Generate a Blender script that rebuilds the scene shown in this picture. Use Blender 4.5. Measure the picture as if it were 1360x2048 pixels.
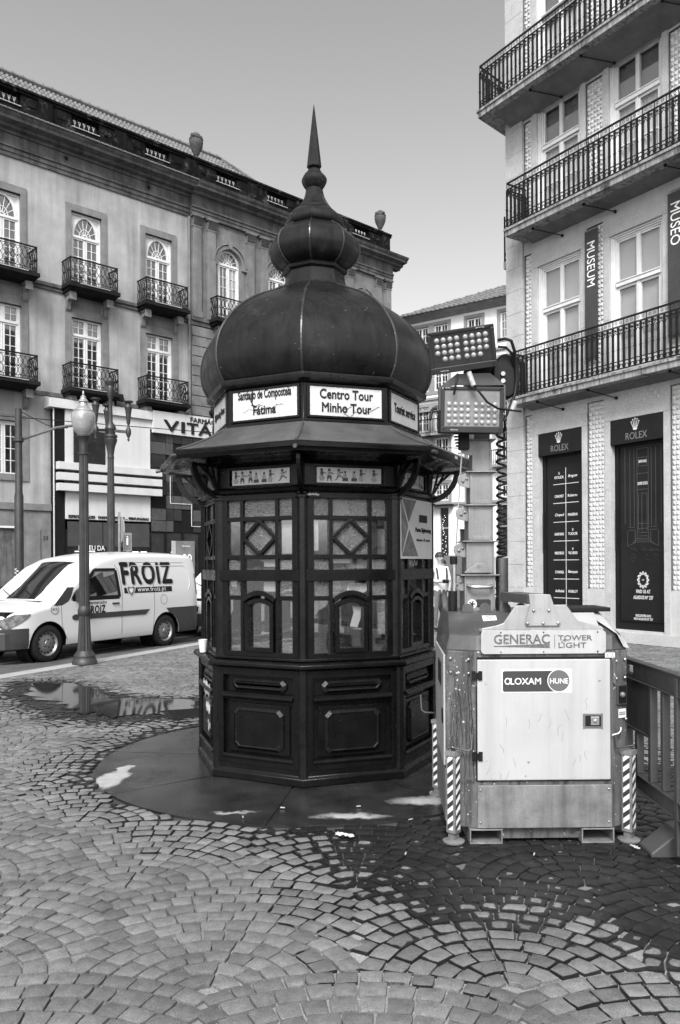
import bpy, math, random
import numpy as np
from mathutils import Vector, Matrix
R=math.radians
PI=math.pi
random.seed(7); rng=np.random.default_rng(7)
sc=bpy.context.scene
for o in list(bpy.data.objects): bpy.data.objects.remove(o)
COL=sc.collection

# ---------------------------------------------------------------- camera
cam=bpy.data.cameras.new('camera'); co=bpy.data.objects.new('camera',cam); COL.objects.link(co)
co.location=(0,0,1.6)
co.rotation_euler=(Matrix.Rotation(R(90),4,'X')@Matrix.Rotation(R(-.3),4,'Z')).to_euler()
cam.sensor_fit='AUTO'; cam.sensor_width=36; cam.lens=1612/2048*36
cam.shift_y=106/2048; cam.clip_end=2000; cam.clip_start=.05
sc.camera=co
sc.render.resolution_x=680; sc.render.resolution_y=1024

# ---------------------------------------------------------------- sky, sun, exposure
SUN_EL,SUN_AZ=46,-172          # azimuth from the viewing direction, positive to the right
w=bpy.data.worlds.new('World'); sc.world=w; w.use_nodes=True
nt=w.node_tree; nt.nodes.clear()
sky=nt.nodes.new('ShaderNodeTexSky'); sky.sky_type='NISHITA'; sky.sun_disc=False
sky.sun_elevation=R(SUN_EL); sky.sun_rotation=R(SUN_AZ); sky.air_density=1.3; sky.dust_density=5.0; sky.ozone_density=1.0
bw=nt.nodes.new('ShaderNodeRGBToBW'); bg=nt.nodes.new('ShaderNodeBackground'); out=nt.nodes.new('ShaderNodeOutputWorld')
nt.links.new(sky.outputs[0],bw.inputs[0]); tcw=nt.nodes.new('ShaderNodeTexCoord'); spw=nt.nodes.new('ShaderNodeSeparateXYZ'); nt.links.new(tcw.outputs['Generated'],spw.inputs[0])
mr=nt.nodes.new('ShaderNodeMapRange'); nt.links.new(spw.outputs['Z'],mr.inputs[0]); mr.inputs[1].default_value=.0; mr.inputs[2].default_value=.6; mr.inputs[3].default_value=1.42; mr.inputs[4].default_value=.86   # haze thinning towards the zenith
hm=nt.nodes.new('ShaderNodeMath'); hm.operation='MULTIPLY'; nt.links.new(bw.outputs[0],hm.inputs[0]); nt.links.new(mr.outputs[0],hm.inputs[1]); nt.links.new(hm.outputs[0],bg.inputs[0]); nt.links.new(bg.outputs[0],out.inputs[0])
bg.inputs[1].default_value=.15
sl=bpy.data.lights.new('sun','SUN'); sl.energy=2.3; sl.angle=R(20); sl.color=(1,1,1)
so=bpy.data.objects.new('sun',sl); COL.objects.link(so)
sd=Vector((math.sin(R(SUN_AZ))*math.cos(R(SUN_EL)),math.cos(R(SUN_AZ))*math.cos(R(SUN_EL)),math.sin(R(SUN_EL))))
so.rotation_euler=sd.to_track_quat('Z','Y').to_euler()
sc.view_settings.view_transform='Standard'; sc.view_settings.look='None'
sc.view_settings.exposure=.85; sc.view_settings.gamma=1; sc.view_settings.use_curve_mapping=False
sc.render.engine='CYCLES'
try:
    sc.cycles.max_bounces=8; sc.cycles.transparent_max_bounces=16; sc.cycles.caustics_reflective=False; sc.cycles.caustics_refractive=False
except Exception: pass

# ---------------------------------------------------------------- materials
def new(name):
    m=bpy.data.materials.new(name); m.use_nodes=True; n=m.node_tree
    return m,n,n.nodes,n.links,n.nodes['Principled BSDF']
def mth(N,L,op,a,b=None,c=None):
    x=N.new('ShaderNodeMath'); x.operation=op
    for i,v in enumerate((a,b,c)):
        if v is None: continue
        if isinstance(v,(int,float)): x.inputs[i].default_value=v
        else: L.new(v,x.inputs[i])
    return x.outputs[0]
def ramp(N,L,src,a,b,lo=0.,hi=1.):
    x=N.new('ShaderNodeMapRange'); x.inputs['From Min'].default_value=a; x.inputs['From Max'].default_value=b
    x.inputs['To Min'].default_value=lo; x.inputs['To Max'].default_value=hi; x.clamp=True
    L.new(src,x.inputs['Value']); return x.outputs[0]
def noise(N,L,vec,scale,detail=5,rough=.6):
    x=N.new('ShaderNodeTexNoise'); x.inputs['Scale'].default_value=scale; x.inputs['Detail'].default_value=detail; x.inputs['Roughness'].default_value=rough
    L.new(vec,x.inputs['Vector']); return x.outputs['Fac']
def coords(N,L,scl=(1,1,1),world=False):
    if world:
        g=N.new('ShaderNodeNewGeometry'); s=g.outputs['Position']
    else:
        g=N.new('ShaderNodeTexCoord'); s=g.outputs['Object']
    m=N.new('ShaderNodeMapping'); m.inputs['Scale'].default_value=scl; L.new(s,m.inputs['Vector']); return m.outputs[0]
def grey(N,L,val,tgt):
    c=N.new('ShaderNodeCombineColor')
    for i in range(3): L.new(val,c.inputs[i])
    L.new(c.outputs[0],tgt)
MATS={}
def mat(name,c,rough=.6,metal=0.,var=.2,scale=3.,streak=0.,sscale=6.,bump=0.,bscale=60.,speck=0.,spscale=25.,spc=.02,spec=.5,world=False,grain=0.,coat=0.,stain=None):
    """one procedural grey material: broad mottling, vertical run marks, fine speckle, relief"""
    if name in MATS: return MATS[name]
    m,n,N,L,P=new(name)
    v=coords(N,L,world=world)
    f=ramp(N,L,noise(N,L,v,scale),.3,.7,1-var,1+var)
    val=mth(N,L,'MULTIPLY',f,c)
    if streak:
        vs=coords(N,L,(sscale,sscale,sscale*.07),world)
        s=ramp(N,L,noise(N,L,vs,1.,6,.65),.45,.72,1.,1.-streak)
        val=mth(N,L,'MULTIPLY',val,s)
    if grain:
        g=ramp(N,L,noise(N,L,v,bscale*1.6,3,.7),.3,.7,1-grain,1+grain); val=mth(N,L,'MULTIPLY',val,g)
    if stain:
        st=ramp(N,L,noise(N,L,v,stain[0],8,.7),stain[1],stain[2],0,1)
        mx=N.new('ShaderNodeMix'); mx.data_type='FLOAT'; L.new(st,mx.inputs[0]); L.new(val,mx.inputs[2]); mx.inputs[3].default_value=stain[3]; val=mx.outputs[0]
    if speck:
        s=ramp(N,L,noise(N,L,v,spscale,3,.6),1-speck-.05,1-speck)
        mx=N.new('ShaderNodeMix'); mx.data_type='FLOAT'; L.new(s,mx.inputs[0]); L.new(val,mx.inputs[2]); mx.inputs[3].default_value=spc; val=mx.outputs[0]
    grey(N,L,val,P.inputs['Base Color'])
    r=ramp(N,L,noise(N,L,v,scale*2.3),.3,.7,max(.02,rough-.12*min(1,rough*2)),min(1,rough+.12))
    L.new(r,P.inputs['Roughness'])
    P.inputs['Metallic'].default_value=metal; P.inputs['Specular IOR Level'].default_value=spec
    if coat: P.inputs['Coat Weight'].default_value=coat; P.inputs['Coat Roughness'].default_value=.08
    if bump:
        b=N.new('ShaderNodeBump'); b.inputs['Strength'].default_value=bump; b.inputs['Distance'].default_value=.01
        L.new(noise(N,L,v,bscale,6,.65),b.inputs['Height']); L.new(b.outputs[0],P.inputs['Normal'])
    MATS[name]=m; return m
def glassmat(name,refl=.5,rough=.03,tint=.8,wave=0.,milk=0.,milkc=.3):
    if name in MATS: return MATS[name]
    m,n,N,L,P=new(name); N.remove(P)
    o=[x for x in N if x.type=='OUTPUT_MATERIAL'][0]
    tr=N.new('ShaderNodeBsdfTransparent'); tr.inputs[0].default_value=(tint,)*3+(1,)
    gl=N.new('ShaderNodeBsdfGlossy'); gl.inputs['Roughness'].default_value=rough; gl.inputs[0].default_value=(.9,)*3+(1,)
    ge=N.new('ShaderNodeNewGeometry'); dt=N.new('ShaderNodeVectorMath'); dt.operation='DOT_PRODUCT'; L.new(ge.outputs['Incoming'],dt.inputs[0]); L.new(ge.outputs['Normal'],dt.inputs[1])
    co_=mth(N,L,'SUBTRACT',1.,mth(N,L,'ABSOLUTE',dt.outputs['Value'])); fac=mth(N,L,'ADD',mth(N,L,'MULTIPLY',mth(N,L,'POWER',co_,5.),.8),.03+refl*.35); fac=mth(N,L,'MINIMUM',fac,.95)
    if wave:
        b=N.new('ShaderNodeBump'); b.inputs['Strength'].default_value=wave; b.inputs['Distance'].default_value=.02
        L.new(noise(N,L,coords(N,L),45 if milk else 5,3),b.inputs['Height']); L.new(b.outputs[0],gl.inputs['Normal'])
    mx=N.new('ShaderNodeMixShader'); L.new(fac,mx.inputs[0]); L.new(tr.outputs[0],mx.inputs[1]); L.new(gl.outputs[0],mx.inputs[2])
    last=mx.outputs[0]
    if milk:
        d=N.new('ShaderNodeBsdfPrincipled'); d.inputs['Roughness'].default_value=.35
        v=coords(N,L); nn=ramp(N,L,noise(N,L,v,60,4),.3,.7,milkc*.55,milkc*1.5); grey(N,L,nn,d.inputs['Base Color'])
        b=N.new('ShaderNodeBump'); b.inputs['Strength'].default_value=.8; b.inputs['Distance'].default_value=.01; L.new(noise(N,L,v,90,3),b.inputs['Height']); L.new(b.outputs[0],d.inputs['Normal'])
        m2=N.new('ShaderNodeMixShader'); m2.inputs[0].default_value=milk; L.new(last,m2.inputs[1]); L.new(d.outputs[0],m2.inputs[2]); last=m2.outputs[0]
    L.new(last,o.inputs[0]); MATS[name]=m; return m

# ---------------------------------------------------------------- mesh helpers
class MB:
    def __init__(s): s.v=[];s.f=[];s.m=[]
    def add(s,vs,fs,mi=0):
        b=len(s.v); s.v+= [tuple(p) for p in vs]
        for f in fs: s.f.append(tuple(b+i for i in f)); s.m.append(mi)
        return s
    def box(s,x0,x1,y0,y1,z0,z1,mi=0):
        vs=[(x,y,z) for z in (z0,z1) for y in (y0,y1) for x in (x0,x1)]
        return s.add(vs,[(0,2,3,1),(4,5,7,6),(0,1,5,4),(2,6,7,3),(0,4,6,2),(1,3,7,5)],mi)
    def rbox(s,c,h,rot,mi=0):
        vs=[Vector(c)+rot@Vector((x*h[0],y*h[1],z*h[2])) for z in (-1,1) for y in (-1,1) for x in (-1,1)]
        return s.add(vs,[(0,2,3,1),(4,5,7,6),(0,1,5,4),(2,6,7,3),(0,4,6,2),(1,3,7,5)],mi)
    def bar(s,p,q,wx,wy,up=(0,1,0),mi=0):
        p=Vector(p);q=Vector(q);d=(q-p)
        if d.length<1e-6: return s
        d.normalize(); u=Vector(up); a=d.cross(u)
        if a.length<1e-4: a=d.cross(Vector((1,0,0)))
        a.normalize(); b=a.cross(d)
        vs=[e+a*(sx*wx/2)+b*(sy*wy/2) for e in (p,q) for sx,sy in ((-1,-1),(1,-1),(1,1),(-1,1))]
        return s.add(vs,[(0,1,2,3),(7,6,5,4),(0,4,5,1),(1,5,6,2),(2,6,7,3),(3,7,4,0)],mi)
    def path(s,pts,wx,wy,up=(0,1,0),mi=0):
        for a,b in zip(pts,pts[1:]): s.bar(a,b,wx,wy,up,mi)
        return s
    def tube(s,pts,r,n=6,mi=0,closed=False):
        pts=[Vector(p) for p in pts]; rings=[]; N=len(pts); rr=r if hasattr(r,'__len__') else [r]*N
        pa=None
        for i,p in enumerate(pts):
            a=pts[(i-1)%N] if (closed or i>0) else p; b=pts[(i+1)%N] if (closed or i<N-1) else p
            d=(b-a).normalized() if (b-a).length>1e-9 else Vector((0,0,1))
            if pa is None: pa=d.cross(Vector((0,0,1))) if abs(d.z)<.9 else d.cross(Vector((1,0,0)))
            pa=(pa-d*pa.dot(d)); pa.normalize(); pb=d.cross(pa)
            rings.append([p+(pa*math.cos(2*PI*k/n)+pb*math.sin(2*PI*k/n))*rr[i] for k in range(n)])
        vs=[q for g in rings for q in g]; fs=[]
        M=N if closed else N-1
        for i in range(M):
            j=(i+1)%N
            for k in range(n): fs.append((i*n+k,i*n+(k+1)%n,j*n+(k+1)%n,j*n+k))
        if not closed: fs+= [tuple(range(n))[::-1],tuple((N-1)*n+k for k in range(n))]
        return s.add(vs,fs,mi)
    def lathe(s,prof,n=24,c=(0,0),a0=0.,mi=0,caps=True):
        vs=[];fs=[]
        for r,z in prof:
            for k in range(n):
                a=a0+2*PI*k/n; vs.append((c[0]+r*math.cos(a),c[1]+r*math.sin(a),z))
        for i in range(len(prof)-1):
            for k in range(n): fs.append((i*n+k,i*n+(k+1)%n,(i+1)*n+(k+1)%n,(i+1)*n+k))
        if caps: fs+=[tuple(range(n))[::-1],tuple((len(prof)-1)*n+k for k in range(n))]
        return s.add(vs,fs,mi)
    def prism(s,poly,y0,y1,mi=0):
        """poly in (x,z), extruded along y"""
        n=len(poly); vs=[(x,y0,z) for x,z in poly]+[(x,y1,z) for x,z in poly]
        fs=[tuple(range(n)),tuple(range(n,2*n))[::-1]]+[(i,(i+1)%n,n+(i+1)%n,n+i)[::-1] for i in range(n)]
        return s.add(vs,fs,mi)
    def prismz(s,poly,z0,z1,mi=0):
        n=len(poly); vs=[(x,y,z0) for x,y in poly]+[(x,y,z1) for x,y in poly]
        fs=[tuple(range(n))[::-1],tuple(range(n,2*n))]+[(i,(i+1)%n,n+(i+1)%n,n+i) for i in range(n)]
        return s.add(vs,fs,mi)
    def prismx(s,poly,x0,x1,mi=0):
        """poly in (y,z), extruded along x"""
        n=len(poly); vs=[(x0,y,z) for y,z in poly]+[(x1,y,z) for y,z in poly]
        fs=[tuple(range(n)),tuple(range(n,2*n))[::-1]]+[(i,(i+1)%n,n+(i+1)%n,n+i)[::-1] for i in range(n)]
        return s.add(vs,fs,mi)
    def ball(s,c,r,n=10,m=6,mi=0,sx=1,sy=1,sz=1):
        prof=[(max(1e-4,math.sin(PI*i/m))*r,-math.cos(PI*i/m)*r) for i in range(m+1)]
        b=MB().lathe(prof,n); return s.add([(c[0]+x*sx,c[1]+y*sy,c[2]+z*sz) for x,y,z in b.v],b.f,mi)
    def xf(s,M):
        s.v=[tuple(M@Vector(p)) for p in s.v]; return s
    def mesh(s,name,mats):
        me=bpy.data.meshes.new(name); me.from_pydata(s.v,[],s.f)
        if not isinstance(mats,(list,tuple)): mats=[mats]
        for m in mats: me.materials.append(m)
        if len(mats)>1: me.polygons.foreach_set('material_index',s.m)
        me.validate(); me.update(); return me
    def build(s,name,mats,parent=None,smooth=0,bevel=0,loc=None,rz=0.,kind=None,label=None,recalc=True):
        me=s.mesh(name,mats)
        if recalc:
            import bmesh
            b=bmesh.new(); b.from_mesh(me); bmesh.ops.recalc_face_normals(b,faces=b.faces); b.to_mesh(me); b.free()
        if smooth:
            me.shade_smooth(); me.set_sharp_from_angle(angle=R(smooth))
        o=bpy.data.objects.new(name,me); COL.objects.link(o)
        if parent: o.parent=parent
        if loc: o.location=loc
        if rz: o.rotation_euler[2]=rz
        if bevel:
            bm=o.modifiers.new('bevel','BEVEL'); bm.width=bevel; bm.segments=2; bm.limit_method='ANGLE'; bm.angle_limit=R(40)
        if kind: o['kind']=kind
        if label: o['label']=label
        return o
def root(name,label,cat,loc=(0,0,0),rz=0.,group=None):
    o=bpy.data.objects.new(name,None); COL.objects.link(o); o.location=loc; o.rotation_euler[2]=rz; o.empty_display_size=.1
    o['label']=label; o['category']=cat
    if group: o['group']=group
    return o
def tag(o,label,cat,group=None):
    o['label']=label; o['category']=cat
    if group: o['group']=group
    return o
def dup(o,parent=None,loc=None,rz=None):
    c=o.copy(); COL.objects.link(c); c.parent=parent
    if loc is not None: c.location=loc
    if rz is not None: c.rotation_euler[2]=rz
    for ch in list(o.children): dup(ch,c)
    return c
_tc={}
def text(name,s,size,m,parent,loc,rot=(PI/2,0,0),bold=0.,sx=1.,ext=.0015,align='CENTER',shear=0.,width=None,smallcaps=False,warp=None,space=1.):
    cu=bpy.data.curves.new('t','FONT'); cu.body=s; cu.size=size;  cu.extrude=ext; cu.align_x=align; cu.align_y='CENTER'; cu.shear=shear; cu.resolution_u=3; cu.space_character=space
    t=bpy.data.objects.new('t',cu); COL.objects.link(t)
    bpy.context.view_layer.update()
    me=bpy.data.meshes.new_from_object(t.evaluated_get(bpy.context.evaluated_depsgraph_get()))
    bpy.data.objects.remove(t); bpy.data.curves.remove(cu)
    n=len(me.vertices); a=np.empty(n*3); me.vertices.foreach_get('co',a); a=a.reshape(-1,3)
    if bold and n:
        B=[a+np.array([dx*bold*size*.8,dy*bold*size*.8,.00025*k]) for k,(dx,dy) in enumerate(((0,0),(1,0),(-1,0),(0,1),(0,-1)))]
        F=[tuple(p.vertices) for p in me.polygons]; me=bpy.data.meshes.new(name)
        me.from_pydata(np.concatenate(B).tolist(),[],[tuple(i+k*n for i in f) for k in range(5) for f in F]); n*=5; a=np.concatenate(B)
    if n:
        if width: sx=width/max(1e-6,a[:,0].max()-a[:,0].min())
        a[:,0]*=sx
        if align=='CENTER': a[:,1]-=(a[:,1].max()+a[:,1].min())/2
        if warp: a=warp(a)
    me.vertices.foreach_set('co',a.ravel()); me.update()
    me.materials.clear(); me.materials.append(m)
    o=bpy.data.objects.new(name,me); COL.objects.link(o); o.parent=parent; o.location=loc; o.rotation_euler=rot
    return o
def arc(cx,cz,r,a0,a1,n,y=0.,rz=None):
    return [(cx+r*math.cos(a0+(a1-a0)*i/n),y,cz+(rz or r)*math.sin(a0+(a1-a0)*i/n)) for i in range(n+1)]
def wall_open(b,x0,x1,z0,z1,ops,y,depth,mi=0):
    """front face at y of a wall x0..x1, z0..z1 with rectangular openings and their reveals going back by depth"""
    xs=sorted({x0,x1,*[v for o in ops for v in o[:2]]}); zs=sorted({z0,z1,*[v for o in ops for v in o[2:]]})
    xs=[x for x in xs if x0<=x<=x1]; zs=[z for z in zs if z0<=z<=z1]
    for xa,xb in zip(xs,xs[1:]):
        for za,zb in zip(zs,zs[1:]):
            cx,cz=(xa+xb)/2,(za+zb)/2
            if any(o[0]<cx<o[1] and o[2]<cz<o[3] for o in ops): continue
            b.add([(xa,y,za),(xb,y,za),(xb,y,zb),(xa,y,zb)],[(0,1,2,3)],mi)
    for o in ops:
        a,c,d,e=o; Y=y+depth
        b.add([(a,y,d),(a,Y,d),(a,Y,e),(a,y,e)],[(0,1,2,3)],mi); b.add([(c,y,d),(c,Y,d),(c,Y,e),(c,y,e)],[(3,2,1,0)],mi)
        b.add([(a,y,e),(a,Y,e),(c,Y,e),(c,y,e)],[(0,1,2,3)],mi); b.add([(a,y,d),(a,Y,d),(c,Y,d),(c,y,d)],[(3,2,1,0)],mi)
    return b
# the common greys
iron=mat('black_iron',.010,.55,.1,spec=.2,var=.3,scale=8,bump=.15,bscale=120)
paintw=mat('white_window_paint',.62,.45,var=.06,scale=5,streak=.1)
black=mat('black_plastic',.008,.5,spec=.2,var=.2)
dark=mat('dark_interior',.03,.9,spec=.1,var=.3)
white=mat('white_print',.8,.5,var=.05)
whitef=mat('cream_print',.5,.6,var=.12,scale=14,stain=(18,.60,.72,.25))
inkd=mat('dark_print',.015,.6,spec=.15,var=.2,scale=30)
steel=mat('brushed_steel',.45,.35,.9,var=.2,scale=12)
rubber=mat('rubber',.014,.75,spec=.2,var=.2)
# ---------------------------------------------------------------- ground
GR=mat('far_cobbles',.2,.75,var=.25,scale=1.2,bump=.6,bscale=26,grain=.35,world=True,spec=.4)
def ksd(x,y):
    """signed distance to the kerb line, positive on the plaza"""
    return (x+5.035)*.921-(y-11.917)*.389
K0=np.array([-5.035,11.917]); KD=np.array([.389,.921]); KN=np.array([.921,-.389])
def kp(t,o): p=K0+KD*t+KN*o; return (float(p[0]),float(p[1]))
mb=MB(); mb.add([(*kp(-60,.32),-.016),(60,-45,-.016),(90,0,-.016),(90,70,-.016),(*kp(60,.32),-.016)],[(0,1,2,3,4)])
mort=new('cobble_joint_grit')
m,n,N,L,P=mort
v=coords(N,L,world=True)
big=ramp(N,L,noise(N,L,v,.55,3),.34,.52,.085,.26)
sp=N.new('ShaderNodeSeparateXYZ'); L.new(v,sp.inputs[0])
near=ramp(N,L,sp.outputs['Y'],3.4,5.0,1.,.10)
jv=mth(N,L,'MULTIPLY',big,mth(N,L,'MULTIPLY',near,ramp(N,L,noise(N,L,v,120,3),.3,.7,.6,1.35)))
far=ramp(N,L,sp.outputs['Y'],17,21)
cm=mth(N,L,'MULTIPLY',ramp(N,L,noise(N,L,coords(N,L,(1,1,1),True),9,4),.3,.7,.10,.3),1.)
mx=N.new('ShaderNodeMix'); mx.data_type='FLOAT'; L.new(far,mx.inputs[0]); L.new(jv,mx.inputs[2]); L.new(cm,mx.inputs[3])
grey(N,L,mth(N,L,'ADD',mx.outputs[0],.015),P.inputs['Base Color']); P.inputs['Roughness'].default_value=.85
bb=N.new('ShaderNodeBump'); bb.inputs['Strength'].default_value=.7; bb.inputs['Distance'].default_value=.01; L.new(noise(N,L,v,90,5),bb.inputs['Height']); L.new(bb.outputs[0],P.inputs['Normal'])
plaza=mb.build('plaza_ground',m,kind='structure',recalc=False)
mb=MB(); mb.add([(-120,-60,-.075),(*kp(-60,.1),-.075),(*kp(90,.1),-.075),(60,160,-.075),(-120,160,-.075)],[(0,1,2,3,4)])
mb.add([(-500,-500,-.2),(500,-500,-.2),(500,900,-.2),(-500,900,-.2)],[(0,1,2,3)])
roadm=mat('road_setts',.075,.7,var=.35,scale=2.5,bump=.8,bscale=30,grain=.4,world=True)
mb.build('road',roadm,kind='structure',recalc=False)
mb=MB(); 
for off,wd in ((-1.55,.09),(-3.05,.09),(-7.6,.11)):
    a,b2=kp(-20,off),kp(45,off); c2,d2=kp(45,off+wd),kp(-20,off+wd)
    mb.add([(*a,-.071),(*b2,-.071),(*c2,-.071),(*d2,-.071)],[(0,1,2,3)])
mb.build('road_marking',mat('worn_road_paint',.42,.7,var=.3,scale=9,world=True),kind='structure',recalc=False)
# granite kerb, one stone after the other
kg=mat('granite_kerb',.30,.7,var=.12,scale=6,grain=.25,bump=.25,bscale=90,world=True)
kerb=bpy.data.objects.new('kerb',None); COL.objects.link(kerb); kerb['kind']='structure'
t=-14.; i=0
while t<26:
    ln=random.uniform(.85,1.15); a,b2,c2,d2=kp(t+.006,0),kp(t+ln-.006,0),kp(t+ln-.006,.32),kp(t+.006,.32)
    MB().prismz([a,d2,c2,b2],-.2,.004+random.uniform(-.003,.003)).build('kerb_stone',kg,kerb); t+=ln
# wet stain outline (world metres)
WET=np.array([(-2.15,6.6),(-2.05,6.1),(-1.55,5.5),(-.9,5.02),(-.35,4.72),(-.12,4.6),(.0,4.15),(.16,3.82),(.36,3.48),(.62,3.52),(.8,3.62),(.98,3.62),(1.1,3.35),(1.3,3.12),(1.7,2.95),(2.6,3.2),(3.,4.5),(2.8,6.2),(1.9,7.6),(.6,8.9),(-.9,8.7),(-1.9,7.9)])
PUD=np.array([(-4.5,11.3),(-3.9,11.35),(-3.3,10.7),(-2.7,10.0),(-2.0,9.75),(-1.3,9.6),(-1.2,8.9),(-1.6,8.45),(-2.3,8.15),(-3.0,8.45),(-3.6,9.1),(-4.3,10.2)])
def sdist(P,poly):
    x,y=P[:,0],P[:,1]; d=np.full(len(x),1e9); ins=np.zeros(len(x),bool)
    for i in range(len(poly)):
        a=poly[i-1]; b=poly[i]; e=b-a; t=np.clip(((x-a[0])*e[0]+(y-a[1])*e[1])/(e@e),0,1)
        d=np.minimum(d,np.hypot(x-a[0]-t*e[0],y-a[1]-t*e[1]))
        c=((a[1]>y)!=(b[1]>y)); xs=a[0]+(y-a[1])/(b[1]-a[1]+1e-12)*e[0]; ins^=(c&(x<xs))
    return np.where(ins,d,-d)
SLC=(-.22,6.70); SLR=1.75
# cobbles laid in overlapping fans
W2=.575; RF=1.10; DY=.95
def ntop(x,y,cx,cy): pass
fans=[]
ox,oy=.64,3.03
for r in range(-3,18):
    cy=oy+DY*r
    for c in range(-14,15):
        cx=ox+(c+(.5 if r%2 else 0))*2*W2
        fans.append((cx,cy))
stones=[]
for cx,cy in fans:
    if cy<1.0 or cy>18.5: continue
    if abs(cx)>cy*.47+3.2: continue
    k=0; r=.05
    while r<RF-.02:
        h=random.uniform(.088,.102); h=min(h,RF-r); rm=r+h/2
        th=np.linspace(-.15,PI+.15,900); X=rm*np.cos(th); Y=rm*np.sin(th)
        ok=(np.abs(X)<W2)&(np.hypot(X-W2,Y+DY)>RF)&(np.hypot(X+W2,Y+DY)>RF)&(Y>-.3)
        if ok.any():
            idx=np.where(ok)[0]; runs=np.split(idx,np.where(np.diff(idx)>1)[0]+1)
            for run in runs:
                a0,a1=th[run[0]],th[run[-1]]; ln=(a1-a0)*rm
                if ln<.03: continue
                nn=max(1,round(ln/random.uniform(.098,.122)))
                cuts=[a0+(a1-a0)*(j+(random.uniform(-.14,.14) if 0<j<nn else 0))/nn for j in range(nn+1)]
                for a,b2 in zip(cuts,cuts[1:]): stones.append((cx,cy,r,r+h,a,b2))
        r+=h
S=[]
cc=[]
for s in stones:
    rm=(s[2]+s[3])/2; am=(s[4]+s[5])/2; cc.append((s[0]+rm*math.cos(am),s[1]+rm*math.sin(am)))
cc=np.array(cc)
keep=(ksd(cc[:,0],cc[:,1])>.40)&(np.hypot(cc[:,0]-SLC[0],cc[:,1]-SLC[1])>SLR+.03)&(cc[:,1]>1.9)&(cc[:,1]<19.)&(np.abs(cc[:,0])<cc[:,1]*.455+2.2)
# not behind the facade of the corner building
bd=np.array([.540,-.8415]); rel=cc-np.array([6.2417,15.4999]); inn=rel@np.array([.8415,.540]); keep&=(inn<-.04)|(rel@bd<-4.3)
# nor where kiosk hides everything far behind it
stones=[s for s,k in zip(stones,keep) if k]; cc=cc[keep]
order=np.argsort(np.hypot(cc[:,0],cc[:,1])+np.where(np.abs(cc[:,0])>cc[:,1]*.43+.02,6,0)+np.where(cc[:,1]<2.75,6,0))
def stone_geo(s):
    cx,cy,r0,r1,a0,a1=s; g=.0034; j=lambda:random.uniform(-.0026,.0026)
    rr0=max(.02,r0+g); rr1=r1-g; da0=.0030/max(.06,(r0+r1)/2); A0=a0+da0; A1=a1-da0; am=(A0+A1)/2; rm=(rr0+rr1)/2
    P=[(rr0,A0),(rr0,am),(rr0,A1),(rm,A1),(rr1,A1),(rr1,am),(rr1,A0),(rm,A0)]
    pts=[(cx+r*math.cos(a)+j(),cy+r*math.sin(a)+j()) for r,a in P]
    mx_,my_=sum(p[0] for p in pts)/8,sum(p[1] for p in pts)/8
    for q in (0,2,4,6):   # blunt corners
        f=random.uniform(.02,.09); pts[q]=(pts[q][0]+(mx_-pts[q][0])*f,pts[q][1]+(my_-pts[q][1])*f)
    h=random.uniform(-.0035,.0035); tx,ty=random.uniform(-.03,.03),random.uniform(-.03,.03)
    z=lambda x,y,d:h+d+(x-mx_)*tx+(y-my_)*ty
    V=[(x,y,-.03) for x,y in pts]+[(x,y,z(x,y,-.003)) for x,y in pts]
    inn=[(mx_+(x-mx_)*.88,my_+(y-my_)*.88) for x,y in pts]; V+=[(x,y,z(x,y,-.0005)+random.uniform(-.001,.001)) for x,y in inn]+[(mx_,my_,z(mx_,my_,.002))]
    F=[]
    for i in range(8):
        k=(i+1)%8; F+=[(i,k,8+k,8+i),(8+i,8+k,16+k,16+i),(16+i,16+k,24)]
    cr=[0]*16+[.55]*8+[1.]
    return V,F,cr
def stone_mesh(name,lst):
    V=[];F=[];C=[];T=[]
    for s in lst:
        v,f,c=stone_geo(s); b=len(V); V+=v; F+=[tuple(b+i for i in q) for q in f]; C+=c; T+=[random.random()]*len(v)
    me=bpy.data.meshes.new(name); me.from_pydata(V,[],F); me.materials.append(cobm)
    A=np.array(V)[:,:2]; wt=np.clip(sdist(A,WET)*.95+.44,-.2,.79); wp=np.clip(sdist(A,PUD)*1.6+.55,-.2,1.2); wt=np.maximum(wt,wp)
    for nm,arr in (('wet',wt),('crown',C),('tone',T)):
        a=me.attributes.new(nm,'FLOAT','POINT'); a.data.foreach_set('value',np.asarray(arr,dtype=np.float32))
    me.shade_smooth(); me.set_sharp_from_angle(angle=R(35)); return me
m,n,N,L,P=new('granite_cobble'); cobm=m
v=coords(N,L,world=True)
def attr(nm):
    a=N.new('ShaderNodeAttribute'); a.attribute_name=nm; return a.outputs['Fac']
tone=ramp(N,L,attr('tone'),0,1,.105,.165)
dry=mth(N,L,'MULTIPLY',tone,ramp(N,L,noise(N,L,v,22,4),.3,.7,.8,1.2))
dry=mth(N,L,'MULTIPLY',dry,ramp(N,L,noise(N,L,v,260,2,.7),.3,.7,.5,1.5))
dry=mth(N,L,'MULTIPLY',dry,ramp(N,L,noise(N,L,v,1.1,3),.35,.65,.85,1.2))
wetc=mth(N,L,'MULTIPLY',dry,.13)
q=mth(N,L,'ADD',attr('wet'),mth(N,L,'MULTIPLY',noise(N,L,v,5,4),.9))
q=mth(N,L,'SUBTRACT',q,mth(N,L,'MULTIPLY',attr('crown'),.70))
q=mth(N,L,'SUBTRACT',q,mth(N,L,'MULTIPLY',ramp(N,L,attr('tone'),.0,1),.22))
wf=ramp(N,L,q,.345,.385)
mx=N.new('ShaderNodeMix'); mx.data_type='FLOAT'; L.new(wf,mx.inputs[0]); L.new(dry,mx.inputs[2]); L.new(wetc,mx.inputs[3]); grey(N,L,mx.outputs[0],P.inputs['Base Color'])
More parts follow.
